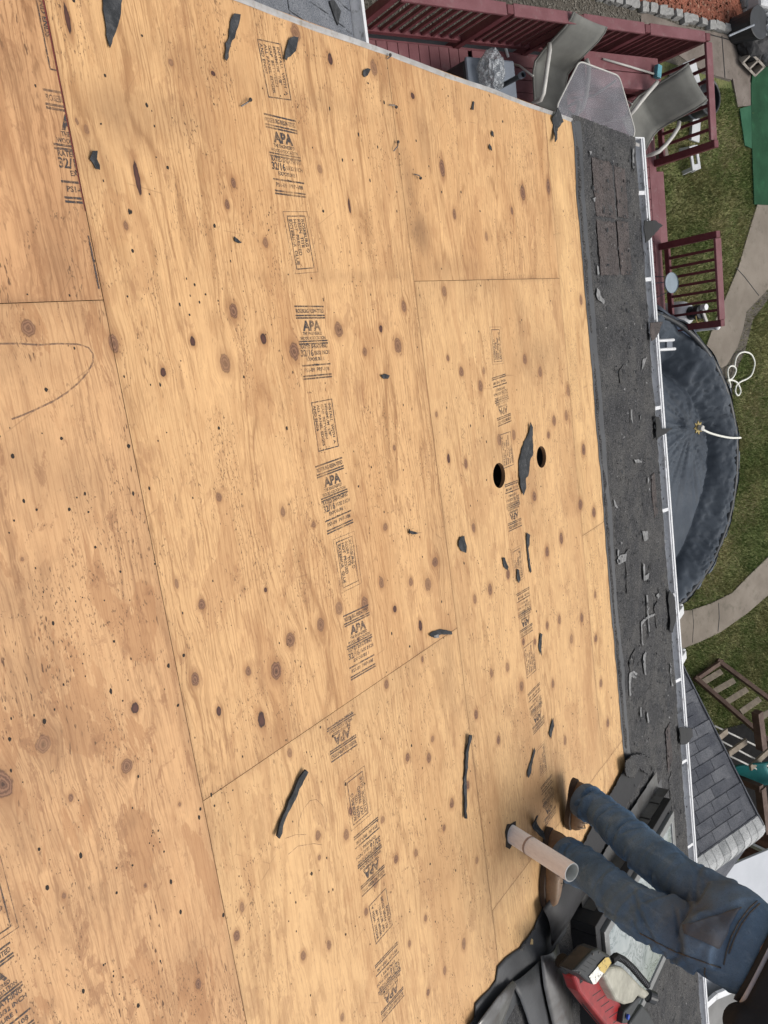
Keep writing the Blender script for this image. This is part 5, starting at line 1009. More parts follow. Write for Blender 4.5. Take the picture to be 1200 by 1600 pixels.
# black heap, cinder block, pole
cb = empty('cinder_block', gz(1176, 98, GND), 'tan concrete block with two hollow cores beside the black heap', 'concrete block'); R = Matrix.Rotation(math.radians(62), 3, 'Z'); p = gz(1174, 97, GND + .12)
for a_ in (-.185, 0, .185): mb = MB(); mb.box(p + R @ Vector((a_, 0, 0)), (.035, .2, .2), R @ Matrix.Rotation(.9, 3, 'X')); mb.build('web', BLOCKM, cb, bevel=.004)
for b_ in (-.085, .085): mb = MB(); mb.box(p + R @ (Matrix.Rotation(.9, 3, 'X') @ Vector((0, b_, 0))), (.4, .032, .2), R @ Matrix.Rotation(.9, 3, 'X')); mb.build('shell', BLOCKM, cb, bevel=.004)
hp = empty('covered_heap', gz(1182, 62, GND), 'heap of black tarpaulin and bin parts at the end of the stone edging', 'tarpaulin heap')
blob('tarpaulin', gz(1176, 62, GND + .15), (.36, .34, .26), BLACK, 5, .22, None, None, 4, 1.3, hp); blob('tarpaulin', gz(1200, 62, GND + .2), (.42, .4, .32), DKGR, 9, .2, None, None, 4, 1.2, hp)
p = gz(1163, 42, GND + .2); mb = MB(); mb.tube([p + Vector((0, 0, -.18)), p + Vector((.02, .03, .2)), p + Vector((.02, .03, .24))], [.2, .24, .25], 24); mb.build('bin', DKGR, hp, bevel=.01)
blob('clear_sheet', gz(1196, 40, GND + .35), (.22, .2, .15), BAG, 12, .35, None, None, 4, 2.0, hp)
mb = MB(); mb.tube([gz(1139, 56, GND + .5), gz(1178, 39, GND + .6)], .016, 8); mb.build('pole', simple('grey_pole', (.22, .24, .27), None, 9, .4), hp)
p = gz(1190, 2, GND + .2); mb = MB(); mb.box(p, (.3, .5, .3)); setp(mb.build('white_tub', LW, bevel=.05), 'corner of a white tub at the top right edge of the picture', 'tub')
for q, s_ in (((1166, 4), (.2, .22, .12)), ((1170, 22), (.14, .3, .1))):
    mb = MB(); mb.box((0, 0, 0), s_); o = mb.build('garden_stone', COBBLE, bevel=.03); o.location = gz(*q, GND + .05); setp(o, 'pale block at the top edge of the mulch' if s_[2] > .11 else 'narrow pale stone between the mulch and the black heap', 'stone')
# ================================================================== SHED, PLAYSET, CANOPY
SY, SEX, SEZ, SRX, SRZ = 8.0, 4.82, -4.95, 6.83, -3.82
shed = empty('shed', (6.8, 5.5, GND), 'low gabled outbuilding with slate grey shingles beyond the gutter', 'shed')
dsl = Vector((SRX - SEX, 0, SRZ - SEZ)); SL = dsl.length; dsl.normalize(); nsl = Vector((-dsl.z, 0, dsl.x))
def sw(u, y, n=0): return Vector((SEX, 0, SEZ)) + dsl * u + nsl * n + Vector((0, y, 0))
mb = MB(); mb.prism([sw(-.03, 3.4, -.03), sw(-.03, SY, -.03), sw(SL, SY, -.03), sw(SL, 3.4, -.03)], nsl * .028); mb.build('roof_sheet', SHG4, shed)
mb = MB(); mb.prism([sw(SL, 3.4, -.03), sw(SL, SY, -.03), Vector((2 * SRX - SEX, SY, SEZ)), Vector((2 * SRX - SEX, 3.4, SEZ))], (0, 0, .02)); mb.build('far_slope', SHG4, shed)
NC = 16; exp_ = SL / NC; tones = [SHG4, shingle_mat('slate_asphalt_dark', (.06, .065, .08), (.09, .095, .11), (.2, .21, .23), 0), shingle_mat('slate_asphalt_pale', (.10, .105, .12), (.14, .145, .16), (.24, .25, .27), 0)]
tabm = None
for r_ in range(NC):
    y = SY + .0 - ((r_ % 3) * .105)
    first = True; cnt = 0
    while y > 4.9 and cnt < 18:
        L_w = .318 if not first or r_ % 3 == 0 else .318 - .105 * 0; y1 = y; y0 = y - .318; first = False; cnt += 1
        u0 = r_ * exp_; mb = MB(); yy0, yy1 = max(y0, 3.45) + .004, min(y1, SY) - .004
        if yy1 - yy0 > .03: mb.add([sw(u0, yy0, .010), sw(u0, yy1, .010), sw(u0 + exp_ + .02, yy1, .001), sw(u0 + exp_ + .02, yy0, .001), sw(u0, yy0, -.002), sw(u0, yy1, -.002)], [[0, 1, 2, 3], [4, 5, 1, 0], [5, 2, 1], [4, 0, 3]]); mb.build('shingle', random.choice(tones), shed)
        y = y0
y = SY + .03
while y > 4.6:
    mb = MB(); vs = []
    for yy, lift in ((y, .010), (y - .165, .017)):
        for a_ in (-1, -.6, -.2, .2, .6, 1):
            vs.append(Vector((SRX + a_ * .17 + .05, yy, SRZ + lift + .02 - .085 * abs(a_) ** 1.5)))
    mb.add(vs, [[i, i + 1, i + 7, i + 6] for i in range(5)]); o = mb.build('ridge_cap', random.choice((CAPM, CAPM, CAPM2)), shed); sd_ = o.modifiers.new('sol', 'SOLIDIFY'); sd_.thickness = .003; y -= .142
mb = MB(); mb.prism([(SEX + .2, SY - .25, GND), (2 * SRX - SEX - .2, SY - .25, GND), (2 * SRX - SEX - .2, SY - .25, SEZ - .05), (SRX, SY - .25, SRZ - .1), (SEX + .2, SY - .25, SEZ - .05)], (0, -4, 0)); mb.build('wall', SIDING, shed)
mb = MB(); mb.bar(sw(-.03, SY + .01, -.03), sw(SL, SY + .01, -.03), .02, .1); mb.build('rake_board', SHG4, shed)
# pale canopy and grey flat roof past the shed
cn = empty('canopy', (10.2, 9.5, GND), 'pale blue grey canopy top past the shed ridge, beside the person', 'canopy')
def quad(name, px, z, m, parent, thick=.04): mb = MB(); mb.prism([gz(x, y, z) for x, y in px], (0, 0, -thick)); return mb.build(name, m, parent)
quad('top', [(1085, 1420), (1105, 1372), (1160, 1345), (1215, 1322), (1240, 1560), (1098, 1560)], -5.2, PALEG, cn)
for q in ((1110, 1385), (1205, 1335), (1230, 1540)): p = gz(*q, -5.24); mb = MB(); mb.bar(Vector((p.x, p.y, GND)), p, .06, .06, (0, 1, 0)); mb.build('leg', WHITE, cn)
fr = empty('flat_roof', (11, 8.5, GND), 'dark grey flat roof with a white edge at the lower right', 'roof')
quad('deck_sheet', [(1096, 1574), (1117, 1556), (1250, 1500), (1250, 1660), (1098, 1660)], -5.0, GREYR, fr)
mb = MB(); mb.bar(gz(1094, 1578, -4.98), gz(1118, 1556, -4.98), .1, .05); mb.bar(gz(1118, 1556, -4.98), gz(1252, 1500, -4.98), .1, .05); mb.build('white_edge', WHITE, fr)
p = gz(1160, 1580, -5.1); mb = MB(); mb.box((p.x + .4, p.y, (GND - 5.06) / 2), (1.4, .8, -5.06 - GND)); mb.build('wall', CREAM, fr)
rs_ = empty('brown_fence', (7.6, 10.3, GND), 'brown slatted fence panel past the tip of the shed roof', 'fence')
A, B = gz(1176, 1348, -5.7), gz(1215, 1302, -5.7)
for i in range(22):
    p = A.lerp(B, i / 21); mb = MB(); mb.box((p.x, p.y, (GND + -5.55) / 2), (.075, .075, 1.15), Matrix.Rotation(math.atan2((B - A).y, (B - A).x), 3, 'Z')); mb.build('slat', SIDING, rs_)
o = sheet('red_groundsheet', [gz(x, y, GND)[:2] for x, y in ((1180, 1275), (1195, 1268), (1240, 1262), (1240, 1330), (1178, 1330))], GND + .05, simple('red_tarpaulin', (.16, .014, .022), None, 3, .6), None, .03); setp(o, 'dark red ground sheet showing past the shed gable', 'ground sheet')
# playset
ps = empty('playset', (7.6, 11, GND), 'brown timber playset with a sloping plank ladder and teal slide', 'playset')
def lp(px, py): # inclined ladder plane: from lawn near (1100,1048) rising towards +X
    p0 = gz(1105, 1048, GND + .1); n = Vector((-.62, 0, .78)); d = ray(px, py); return CAM_C + d * ((p0 - CAM_C).dot(n) / d.dot(n))
for a_, b_ in (((1120, 1031), (1215, 1102)), ((1085, 1058), (1215, 1170))): mb = MB(); mb.bar(lp(*a_), lp(*b_), .075, .09); mb.build('beam', WOODB, ps, bevel=.006)
mb = MB(); mb.bar(lp(1086, 1062), lp(1128, 1033), .08, .06); mb.build('beam', WOODB, ps, bevel=.006)
for a_, b_ in (((1097, 1067), (1127, 1049)), ((1115, 1081), (1147, 1063)), ((1135, 1097), (1167, 1077)), ((1157, 1113), (1187, 1092)), ((1177, 1128), (1208, 1109))):
    mb = MB(); mb.bar(lp(*a_), lp(*b_), .10, .03, (-.62, 0, .78)); mb.build('rung', WOODG, ps, bevel=.005)
for a_, b_, z in (((1183, 1112), (1190, 1170), -5.5), ((1188, 1230), (1196, 1300), -5.6)): mb = MB(); mb.bar(gz(*a_, z), gz(*b_, z), .13, .13); mb.build('beam', WOODB, ps, bevel=.006)
for q in ((1190, 1232), (1196, 1296)): p = gz(*q, -5.56); mb = MB(); mb.bar(Vector((p.x, p.y, GND)), p, .11, .11, (0, 1, 0)); mb.build('post', WOODB, ps, bevel=.006)
for a_, b_ in (((1116, 1134), (1200, 1174)), ((1122, 1155), (1200, 1197)), ((1138, 1180), (1200, 1210))): mb = MB(); mb.tube([gz(*a_, -5.75), gz(*b_, -5.75)], .016, 8); mb.build('bridge_rope', FRAME, ps, smooth=True)
for a_, b_ in (((1120, 1155), (1136, 1142)), ((1138, 1178), (1166, 1158)), ((1172, 1200), (1204, 1170))): mb = MB(); mb.bar(gz(*a_, -5.72), gz(*b_, -5.72), .11, .04); mb.build('bridge_plank', WOODG, ps, bevel=.005)
V = []; A = gz(1152, 1210, -6.0); B = gz(1200, 1203, -5.6); ax = (B - A).normalized(); sd = Vector((-ax.y, ax.x, 0)).normalized()
for i in range(10):
    for j in range(11):
        a_ = (j / 10 - .5) * 2; u = i / 9; V.append(A.lerp(B, u) + sd * a_ * .27 + Vector((0, 0, .16 * abs(a_) ** 3 - .05 * (1 - u))))
o = link('slide', np_mesh('slide', V, grid_faces(10, 11)), ps, [TEAL], True); s_ = o.modifiers.new('sol', 'SOLIDIFY'); s_.thickness = .03
o = sheet('shade_sheet', [gz(x, y, GND)[:2] for x, y in ((1120, 1140), (1160, 1130), (1200, 1165), (1200, 1290), (1175, 1270), (1140, 1190))], GND + .03, simple('shade_black', (.01, .01, .01), (.016, .016, .016), 6, .95, spec=.04, bump=.3), None, .02); setp(o, 'black sheet laid as painted shade under the playset bridge and slide', 'shade sheet')  # flat black sheet paints in the dark shade below the playset

# ================================================================== RED POWER TOOL
tool = empty('power_tool', r2w(3.2, 1.95, .12), 'red and black engine power tool with a cream fuel tank lying on the skylight', 'power tool')
def tp(mb, name, m, bevel=.01, parent=None, smooth=False):
    o = mb.build(name, m, bevel=bevel, seg=3); o.parent = parent or tool; o.matrix_parent_inverse = (parent_world(tool).inverted() @ ROOF_ROT) if parent is None else Matrix.Identity(4); return o
TN = .13
def tl(px, py, n): p = rf(px, py, n); return Vector((p.x, p.y, n))
mb = MB(); ply = [tl(*q, .215) for q in ((898, 1526), (908, 1512), (921, 1519), (941, 1530), (958, 1548), (973, 1572), (985, 1606), (975, 1625), (952, 1608), (925, 1575), (906, 1550))]; mb.prism([p + Vector((0, 0, -.065)) for p in ply], (0, 0, .065)); body_ = tp(mb, 'body', REDP, .014)
mb = MB(); ply = [tl(*q, .26) for q in ((897, 1518), (928, 1485), (936, 1482), (954, 1493), (958, 1503), (930, 1540), (921, 1536), (908, 1524))]; mb.prism([p + Vector((0, 0, -.075)) for p in ply], (0, 0, .075)); cov = tp(mb, 'starter_cover', DKGR, .012)
mb = MB(); ply = [tl(*q, .2625) for q in ((920, 1526), (946, 1496), (951, 1496), (955, 1504), (931, 1537), (927, 1538))]; mb.prism(ply, (0, 0, .001))
b = NB('label_print'); v = b.obj((1, 1, 1)); nz = b.noise(b.obj((90, 90, 90)), 1, 3, .7); b.color(b.mix(b.ramp(nz, .55, .62), (.72, .71, .66), (.10, .09, .08))).set(rough=.4); tp(mb, 'label_white_part', b.m, 0)
mb = MB(); ply = [tl(*q, .2645) for q in ((934, 1509), (946, 1496), (951, 1496), (955, 1504), (944, 1521), (938, 1517))]; mb.prism(ply, (0, 0, .001))
b = NB('label_yellow'); nz = b.noise(b.obj((70, 70, 70)), 1, 3, .7); b.color(b.mix(b.ramp(nz, .56, .64), (.50, .36, .10), (.10, .07, .03))).set(rough=.4); tp(mb, 'label_yellow_part', b.m, 0)
mb = MB(); ply = [tl(*q, .265) for q in ((945, 1525), (952, 1512), (964, 1510), (975, 1512), (990, 1527), (1003, 1541), (1012, 1547), (1018, 1553), (1009, 1562), (999, 1556), (990, 1568), (978, 1571), (966, 1566), (955, 1546))]; mb.prism([p + Vector((0, 0, -.10)) for p in ply], (0, 0, .10)); tk = tp(mb, 'fuel_tank', TANKW, .016)
A = tl(1011, 1555, .24); B = tl(1024, 1560, .27); mb = MB(); mb.tube([A, B], .03, 18); mb.build('tank_cap', DKGR).parent = tool; o = bpy.data.objects['tank_cap']; o.matrix_parent_inverse = parent_world(tool).inverted() @ ROOF_ROT; bvm = o.modifiers.new('b', 'BEVEL'); bvm.width = .006
# ribbed black guard round the tank and under the red shell
for pxs, n_ in (([(955, 1501), (963, 1494), (975, 1500), (988, 1512), (1000, 1526), (1012, 1540)], .245), ([(905, 1552), (915, 1568), (928, 1583), (940, 1598), (950, 1612)], .175)):
    P = [tl(*q, n_) for q in pxs]; mb = MB(); mb.tube(P, .0145, 8); g_ = tp(mb, 'guard', DKGR, 0)
    for a_, b_ in zip(P[:-1], P[1:]):
        for u in (.06, .23, .4, .57, .74, .91):
            c = a_.lerp(b_, u); d = (b_ - a_).normalized(); mb = MB(); mb.tube([c - d * .003, c + d * .003], .0165, 8); tp(mb, 'rib', BLACK, 0)
mb = MB(); ply = [tl(*q, .245) for q in ((976, 1580), (1000, 1556), (1004, 1560), (980, 1600), (973, 1600))]; mb.prism([p + Vector((0, 0, -.1)) for p in ply], (0, 0, .1)); tp(mb, 'handle_block', DKGR, .008)
mb = MB(); c = tl(979, 1588, .248); mb.tube([c, c + Vector((0, 0, .012))], .012, 14); tp(mb, 'button', BLUEB, .003)
mb = MB(); ply = [tl(*q, .2) for q in ((985, 1598), (1005, 1570), (1015, 1582), (1026, 1605), (1028, 1640), (990, 1640))]; mb.prism([p + Vector((0, 0, -.05)) for p in ply], (0, 0, .05)); tp(mb, 'blade_guard', DKGR, .012)
mb = MB(); A = tl(876, 1500, .15); B = tl(905, 1528, .2); mb.tube([A, A.lerp(B, .5), B], [.032, .035, .03], 14); tp(mb, 'muffler', BLACK, .006)
p0, p1 = rf(1004, 1512, .03), rf(1010, 1530, .03); mb = MB(); mb.bar(r2w(*p0), r2w(*p1), .02, .006); setp(mb.build('wood_splinter', simple('raw_splinter', (.5, .31, .2), None, 20, .8)), 'pale wood splinter beside the cream fuel tank', 'splinter')

for q in ((905, 1520), (926, 1491), (936, 1488), (950, 1510)):
    c = tl(*q, .26); mb = MB(); mb.tube([c, c + Vector((0, 0, .003))], .0045, 10); tp(mb, 'screw', STEEL, 0)
for k in range(6):
    a0_ = (926 + k * 6.5, 1556 + k * 8.5); mb = MB(); A = tl(a0_[0], a0_[1], .2155); B = tl(a0_[0] + 13, a0_[1] - 9, .2155); d = (B - A).normalized(); o_ = Vector((-d.y, d.x, 0)) * .0022; mb.add([A - o_, B - o_, B + o_, A + o_], [[0, 1, 2, 3]]); tp(mb, 'vent_slot', BLACK, 0)
for k in range(5):
    a0_ = (901 + k * 5.2, 1519 - k * 5.6); mb = MB(); A = tl(a0_[0], a0_[1], .2605); B = tl(a0_[0] + 9, a0_[1] + 5, .2605); d = (B - A).normalized(); o_ = Vector((-d.y, d.x, 0)) * .0018; mb.add([A - o_, B - o_, B + o_, A + o_], [[0, 1, 2, 3]]); tp(mb, 'cover_slot', BLACK, 0)
# ================================================================== PERSON
def loft(rings, seg=28):
    """rings: (centre, u axis, v axis) -> closed tube with rounded ends"""
    vs = []; n = len(rings)
    for c, u, v in rings: vs += [c + u * math.cos(6.28318 * k / seg) + v * math.sin(6.28318 * k / seg) for k in range(seg)]
    fs = [[i * seg + k, i * seg + (k + 1) % seg, (i + 1) * seg + (k + 1) % seg, (i + 1) * seg + k] for i in range(n - 1) for k in range(seg)]
    fs += [list(range(seg))[::-1], [(n - 1) * seg + k for k in range(seg)]]; return vs, fs
def limb_rings(P, R, flat=1.0):
    P = [Vector(p) for p in P]; out = []
    Q, RQ = [], []
    for i in range(len(P) - 1):
        p0, p1, p2, p3 = P[max(i - 1, 0)], P[i], P[i + 1], P[min(i + 2, len(P) - 1)]
        for u in (0, .25, .5, .75): Q.append(.5 * ((2 * p1) + (-p0 + p2) * u + (2 * p0 - 5 * p1 + 4 * p2 - p3) * u * u + (-p0 + 3 * p1 - 3 * p2 + p3) * u ** 3)); RQ.append(R[i] + (R[i + 1] - R[i]) * (u * u * (3 - 2 * u)))
    Q.append(P[-1]); RQ.append(R[-1])
    for i, q in enumerate(Q):
        d = (Q[min(i + 1, len(Q) - 1)] - Q[max(i - 1, 0)]).normalized(); u = Vector((.81, .58, 0)); u = (u - d * u.dot(d)).normalized(); v = d.cross(u); out.append((q, u * RQ[i] * flat, v * RQ[i]))
    return out
def merge(name, lofts, m, parent, voxel=.008, smooth=6):
    mb = MB()
    for vs, fs in lofts: mb.add(vs, fs)
    o = mb.build(name, m); r = o.modifiers.new('r', 'REMESH'); r.mode = 'VOXEL'; r.voxel_size = voxel; s_ = o.modifiers.new('s', 'SMOOTH'); s_.iterations = smooth; s_.factor = .5
    apply_mods(o); o.data.materials.clear(); o.data.materials.append(m); o.data.shade_smooth()
    if parent is not None: o.parent = parent; o.matrix_parent_inverse = parent_world(parent).inverted()
    return o
FWD = Vector((.81, .58, 0)).normalized(); LEFT = Vector((-FWD.y, FWD.x, 0)); UP = Vector((0, 0, 1))
RL = [gz(890, 1341, -.43), gz(902, 1349, -.38), gz(924, 1364, -.28), gz(960, 1394, -.12), gz(1001, 1426, .02), gz(1050, 1448, .13), gz(1098, 1470, .22)]
LLg = [gz(917, 1254, -.555), gz(926, 1260, -.52), gz(938, 1268, -.46), gz(975, 1301, -.29), gz(1016, 1338, -.12), gz(1059, 1370, .02), gz(1102, 1400, .13), gz(1135, 1420, .2)]
RR_ = [.076, .079, .074, .081, .086, .098, .115]; RL_ = [.074, .078, .071, .08, .082, .08, .092, .105]
hipR, hipL = RL[-1], LLg[-1]; PC = (hipR + hipL) / 2 + UP * .03
TDIR = (UP * .88 + FWD * .47).normalized(); TN_ = (TDIR.cross(LEFT)).normalized()
if TN_.dot(FWD) < 0: TN_ = -TN_
def tor(d, fw=0.0): return PC + TDIR * d + FWD * fw
pel = []
for d, a_, b_ in ((-.10, .11, .10), (-.05, .155, .13), (0, .168, .14), (.05, .17, .138), (.09, .162, .128), (.125, .156, .12)):
    pel.append((tor(d) - UP * .0, LEFT * a_, TDIR.cross(LEFT).normalized() * b_))
buttR = (hipR - FWD * .05 + UP * .02, .115)
jl = [loft(limb_rings(RL, RR_)), loft(limb_rings(LLg, RL_)), loft(pel)]
sol_ = empty
# body: one continuous figure, mostly under the clothes
sh = tor(.50); neck = tor(.58); head = tor(.72) + UP * .0
def armpts(sd, a, b_, c): return [sh + LEFT * sd * .17, a, b_, c]
def hand_lofts(w_, d, side_):
    d = d.normalized(); sx_ = d.cross(UP).normalized(); nx = sx_.cross(d).normalized(); L = [loft([(w_, sx_ * .028, nx * .018), (w_ + d * .05, sx_ * .042, nx * .015), (w_ + d * .09, sx_ * .041, nx * .013)], 12)]
    for i, (off, ln) in enumerate(((-.031, .066), (-.010, .078), (.011, .072), (.031, .055))):
        a = w_ + d * .085 + sx_ * off; b_ = a + d * ln * .45 - nx * .008; c = b_ + d * ln * .35 - nx * ln * .25; e_ = c + d * ln * .12 - nx * ln * .25
        L.append(loft(limb_rings([a - d * .02, a, b_, c, e_], [.009, .009, .0085, .008, .006]), 10))
    a = w_ + d * .03 + sx_ * .03 * side_; L.append(loft(limb_rings([a, a + sx_ * .03 * side_ + d * .025 - nx * .01, a + sx_ * .035 * side_ + d * .06 - nx * .025], [.012, .0105, .008]), 10)); return L
blofts = [loft(limb_rings([tor(-.02), tor(.12), tor(.28), tor(.42), tor(.52)], [.13, .12, .135, .145, .09])), loft(limb_rings([tor(.48), neck, tor(.64)], [.065, .058, .055])), loft(limb_rings([tor(.60, .02), tor(.66, .02), tor(.73, .015), tor(.80, .0), tor(.835, 0)], [.05, .075, .085, .07, .03])),
          loft(limb_rings([hipR, RL[4], RL[3], RL[2], RL[1], RL[0]], [.095, .075, .058, .055, .042, .045])), loft(limb_rings([hipL, LLg[5], LLg[4], LLg[3], LLg[2], LLg[0]], [.095, .072, .058, .055, .045, .045]))]
ends = []
for sd in (-1, 1):
    el = sh + LEFT * sd * .22 + FWD * .24 - UP * .16; wr_ = el + FWD * .25 - UP * .04 - LEFT * sd * .06
    if sd < 0: el = Vector((2.50, 1.47, .42)); wr_ = el + FWD * .25 - UP * .03
    blofts.append(loft(limb_rings([sh + LEFT * sd * .10, sh + LEFT * sd * .18, el, wr_], [.06, .055, .042, .028]))); blofts += hand_lofts(wr_, (wr_ - el), -sd); ends.append((el, wr_))
blofts += [loft([(tor(.70) + TN_ * .085, LEFT * .012, TDIR * .02), (tor(.69) + TN_ * .108, LEFT * .011, TDIR * .012)], 10)] + [loft([(tor(.71) + LEFT * sd * .082, TDIR * .028, TN_ * .018), (tor(.71) + LEFT * sd * .096, TDIR * .026, TN_ * .016)], 10) for sd in (-1, 1)]
person = merge('person', blofts, SKIN, None, .0065, 3)
setp(person, 'person in dirty blue jeans, brown boots and black shirt bending over at the roof edge', 'person')
hr_ = merge('hair', [loft(limb_rings([tor(.70, -.012), tor(.75, -.012), tor(.81, -.01), tor(.845, -.005)], [.086, .09, .078, .035]))], HAIR, person, .01, 2)
for sd in (-1, 1):
    mb = MB(); mb.tube([tor(.725) + LEFT * sd * .032 + TN_ * .076, tor(.725) + LEFT * sd * .032 + TN_ * .082], .009, 10); mb.build('eye', BLACK, person)
# jeans
jeans = merge('jeans', jl + [loft([(buttR[0] - UP * .06, LEFT * .06, FWD * .06), (buttR[0], LEFT * .1, FWD * .11), (buttR[0] + UP * .08, LEFT * .07, FWD * .07)])], DENIM, person, .0055, 9)
me = jeans.data; n = len(me.vertices); co = np.empty(n * 3, np.float32); me.vertices.foreach_get('co', co); co = co.reshape(-1, 3); no = np.empty(n * 3, np.float32); me.vertices.foreach_get('normal', no); no = no.reshape(-1, 3)
x, y_, z = co[:, 0] + .3 * co[:, 1], co[:, 1], co[:, 2]
w1 = np.abs(fbm(x * 7 + z * 9, z * 15 - y_ * 6, 5, 3) - .5) * 2; w2 = fbm(x * 16 + z * 4, z * 20 + y_ * 14, 8, 3) - .5
low = np.clip((-.25 - z) / .25, 0, 1); kn = np.exp(-((z + .02) / .12) ** 2); sag = np.exp(-((z - .13) / .06) ** 2)
w3 = np.abs(fbm(x * 5 + z * 13, z * 6 - x * 9 + y_ * 4, 15, 2) - .5) * 2
disp = (.45 - w1) * (.006 + .012 * low + .010 * kn) + w2 * .008 - np.exp(-(w3 / .14) ** 2) * (.003 + .006 * kn + .004 * sag + .005 * low) * np.clip(fbm(x * 4, z * 4, 19, 2) * 3 - .8, 0, 1)
crs = np.random.default_rng(4)
for PL_ in (RL, LLg):
    for k_ in range(26):
        f_ = crs.uniform(0, len(PL_) - 1.01) if k_ > 13 else crs.choice([.3, .6, 1.0, 2.6, 3.0, 3.3, 5.0]) + crs.normal(0, .15)
        f_ = min(max(f_, 0), len(PL_) - 1.01); a_ = int(f_); q = PL_[a_].lerp(PL_[a_ + 1], f_ - a_); ax = (PL_[a_ + 1] - PL_[a_]).normalized()
        nv = (ax + Vector(crs.normal(0, .42, 3))).normalized(); od = Vector(crs.normal(0, 1, 3)); od = (od - ax * od.dot(ax)).normalized()
        rel = co - np.array(q[:]); hgt = rel @ np.array(nv[:]); side_ = rel @ np.array(od[:]); rad_ = np.linalg.norm(rel, axis=1)
        mk = np.clip(side_ / .05 + .2, 0, 1) * np.exp(-(np.clip(rad_ - .09, 0, 9) / .05) ** 2); bend = hgt + .15 * (rel @ np.array(ax.cross(od)[:])) ** 2 * 12
        dep = crs.uniform(.004, .009); disp += mk * dep * (-1.0 * np.exp(-(bend / .006) ** 2) + .8 * np.exp(-((bend - .016) / .010) ** 2))
co += no * disp[:, None]; me.vertices.foreach_set('co', co.ravel()); me.update()
seat = gz(1085, 1450, .2); dd = np.linalg.norm((co - np.array(seat[:])) / np.array([.12, .12, .13]), axis=1); seat2 = gz(1125, 1400, .2); dd2 = np.linalg.norm((co - np.array(seat2[:])) / .12, axis=1)
attr(me, 'soil', np.clip(np.maximum(np.exp(-dd ** 2) * .95, np.exp(-dd2 ** 2) * .5), 0, 1)); wb = tor(.13)
kn_ = gz(975, 1385, -.05); attr(me, 'fade', np.clip(np.exp(-(np.linalg.norm(co - np.array(tor(.1)[:]), axis=1) / .12) ** 2) * .8 * np.clip((z - .2) * 8, 0, 1) + .25 * np.exp(-(np.linalg.norm(co - np.array(kn_[:]), axis=1) / .13) ** 2), 0, 1))
bvh = BVHTree.FromPolygons([Vector(v) for v in co], [list(p.vertices) for p in me.polygons])
def on_jeans(px, py, off=.003):
    h, nrm, i, d = bvh.ray_cast(CAM_C, ray(px, py).normalized())
    if h is None: return None
    return h + nrm * off
def seam(px, r=.0028, m=STITCH, name='seam'):
    P = []
    for (a, b_) in zip(px[:-1], px[1:]):
        for u in (0, .25, .5, .75): q = on_jeans(a[0] + (b_[0] - a[0]) * u, a[1] + (b_[1] - a[1]) * u, .001); P.append(q)
    P.append(on_jeans(*px[-1], .001)); P = [p for p in P if p is not None]
    if len(P) > 3: mb = MB(); mb.tube(P, r, 6); o = mb.build(name, m, jeans, smooth=True)
# right back pocket, sewn on
pk = [(1071, 1452), (1103, 1440), (1159, 1418), (1150, 1430), (1135, 1447), (1128, 1465), (1121, 1481), (1095, 1468), (1068, 1455)]
V = []; nu = 14
q00, q10, q11, q01 = (1068, 1447), (1156, 1419), (1121, 1481), (1070, 1458)
for i in range(nu):
    for j in range(nu):
        u, v_ = i / (nu - 1), j / (nu - 1); ax_ = (1 - u) * (1 - v_) * q00[0] + u * (1 - v_) * q10[0] + u * v_ * q11[0] + (1 - u) * v_ * q01[0]; ay = (1 - u) * (1 - v_) * q00[1] + u * (1 - v_) * q10[1] + u * v_ * q11[1] + (1 - u) * v_ * q01[1]
        V.append(on_jeans(ax_, ay, .005))
if all(p is not None for p in V):
    pm_ = np_mesh('back_pocket', [p[:] for p in V], grid_faces(nu, nu)); attr(pm_, 'soil', np.full(len(V), .85)); attr(pm_, 'fade', np.zeros(len(V))); o = link('back_pocket', pm_, jeans, [DENIM], True); s_ = o.modifiers.new('sol', 'SOLIDIFY'); s_.thickness = .003
for ln in ([(1158, 1418), (1145, 1428), (1136, 1445), (1128, 1463), (1121, 1481)], [(1121, 1481), (1100, 1469), (1080, 1462), (1069, 1457)], [(1153, 1422), (1141, 1431), (1131, 1450), (1117, 1478)],
           [(1183, 1408), (1170, 1420), (1155, 1440), (1143, 1463), (1135, 1487), (1131, 1507)], [(1187, 1412), (1172, 1426), (1159, 1444), (1148, 1465), (1139, 1490)],
           [(1041, 1480), (1055, 1487), (1075, 1494), (1100, 1503), (1126, 1512)], [(1000, 1458), (1022, 1470), (1041, 1480)], [(1102, 1512), (1101, 1522), (1107, 1533)]):
    seam(ln)
for PL_, rr_ in ((RL, RR_), (LLg, RL_)):
    d_ = (PL_[1] - PL_[0]).normalized(); rg = []
    for a_, k_ in ((-.03, 1.0), (-.026, 1.05), (.012, 1.05), (.018, 1.0), (.04, .95)):
        q = PL_[0] + d_ * a_; u = (Vector((.81, .58, 0)) - d_ * d_.dot(Vector((.81, .58, 0)))).normalized(); v = d_.cross(u); rg.append((q, u * rr_[0] * k_, v * rr_[0] * k_))
    vs, fs = loft(rg, 40); fs = fs[:-2]; mb = MB(); mb.add(vs, fs); o = mb.build('hem', DENIM, jeans, smooth=True); sd_ = o.modifiers.new('sol', 'SOLIDIFY'); sd_.thickness = .004
    attr(o.data, 'soil', np.full(len(o.data.vertices), .15)); attr(o.data, 'fade', np.full(len(o.data.vertices), .35))
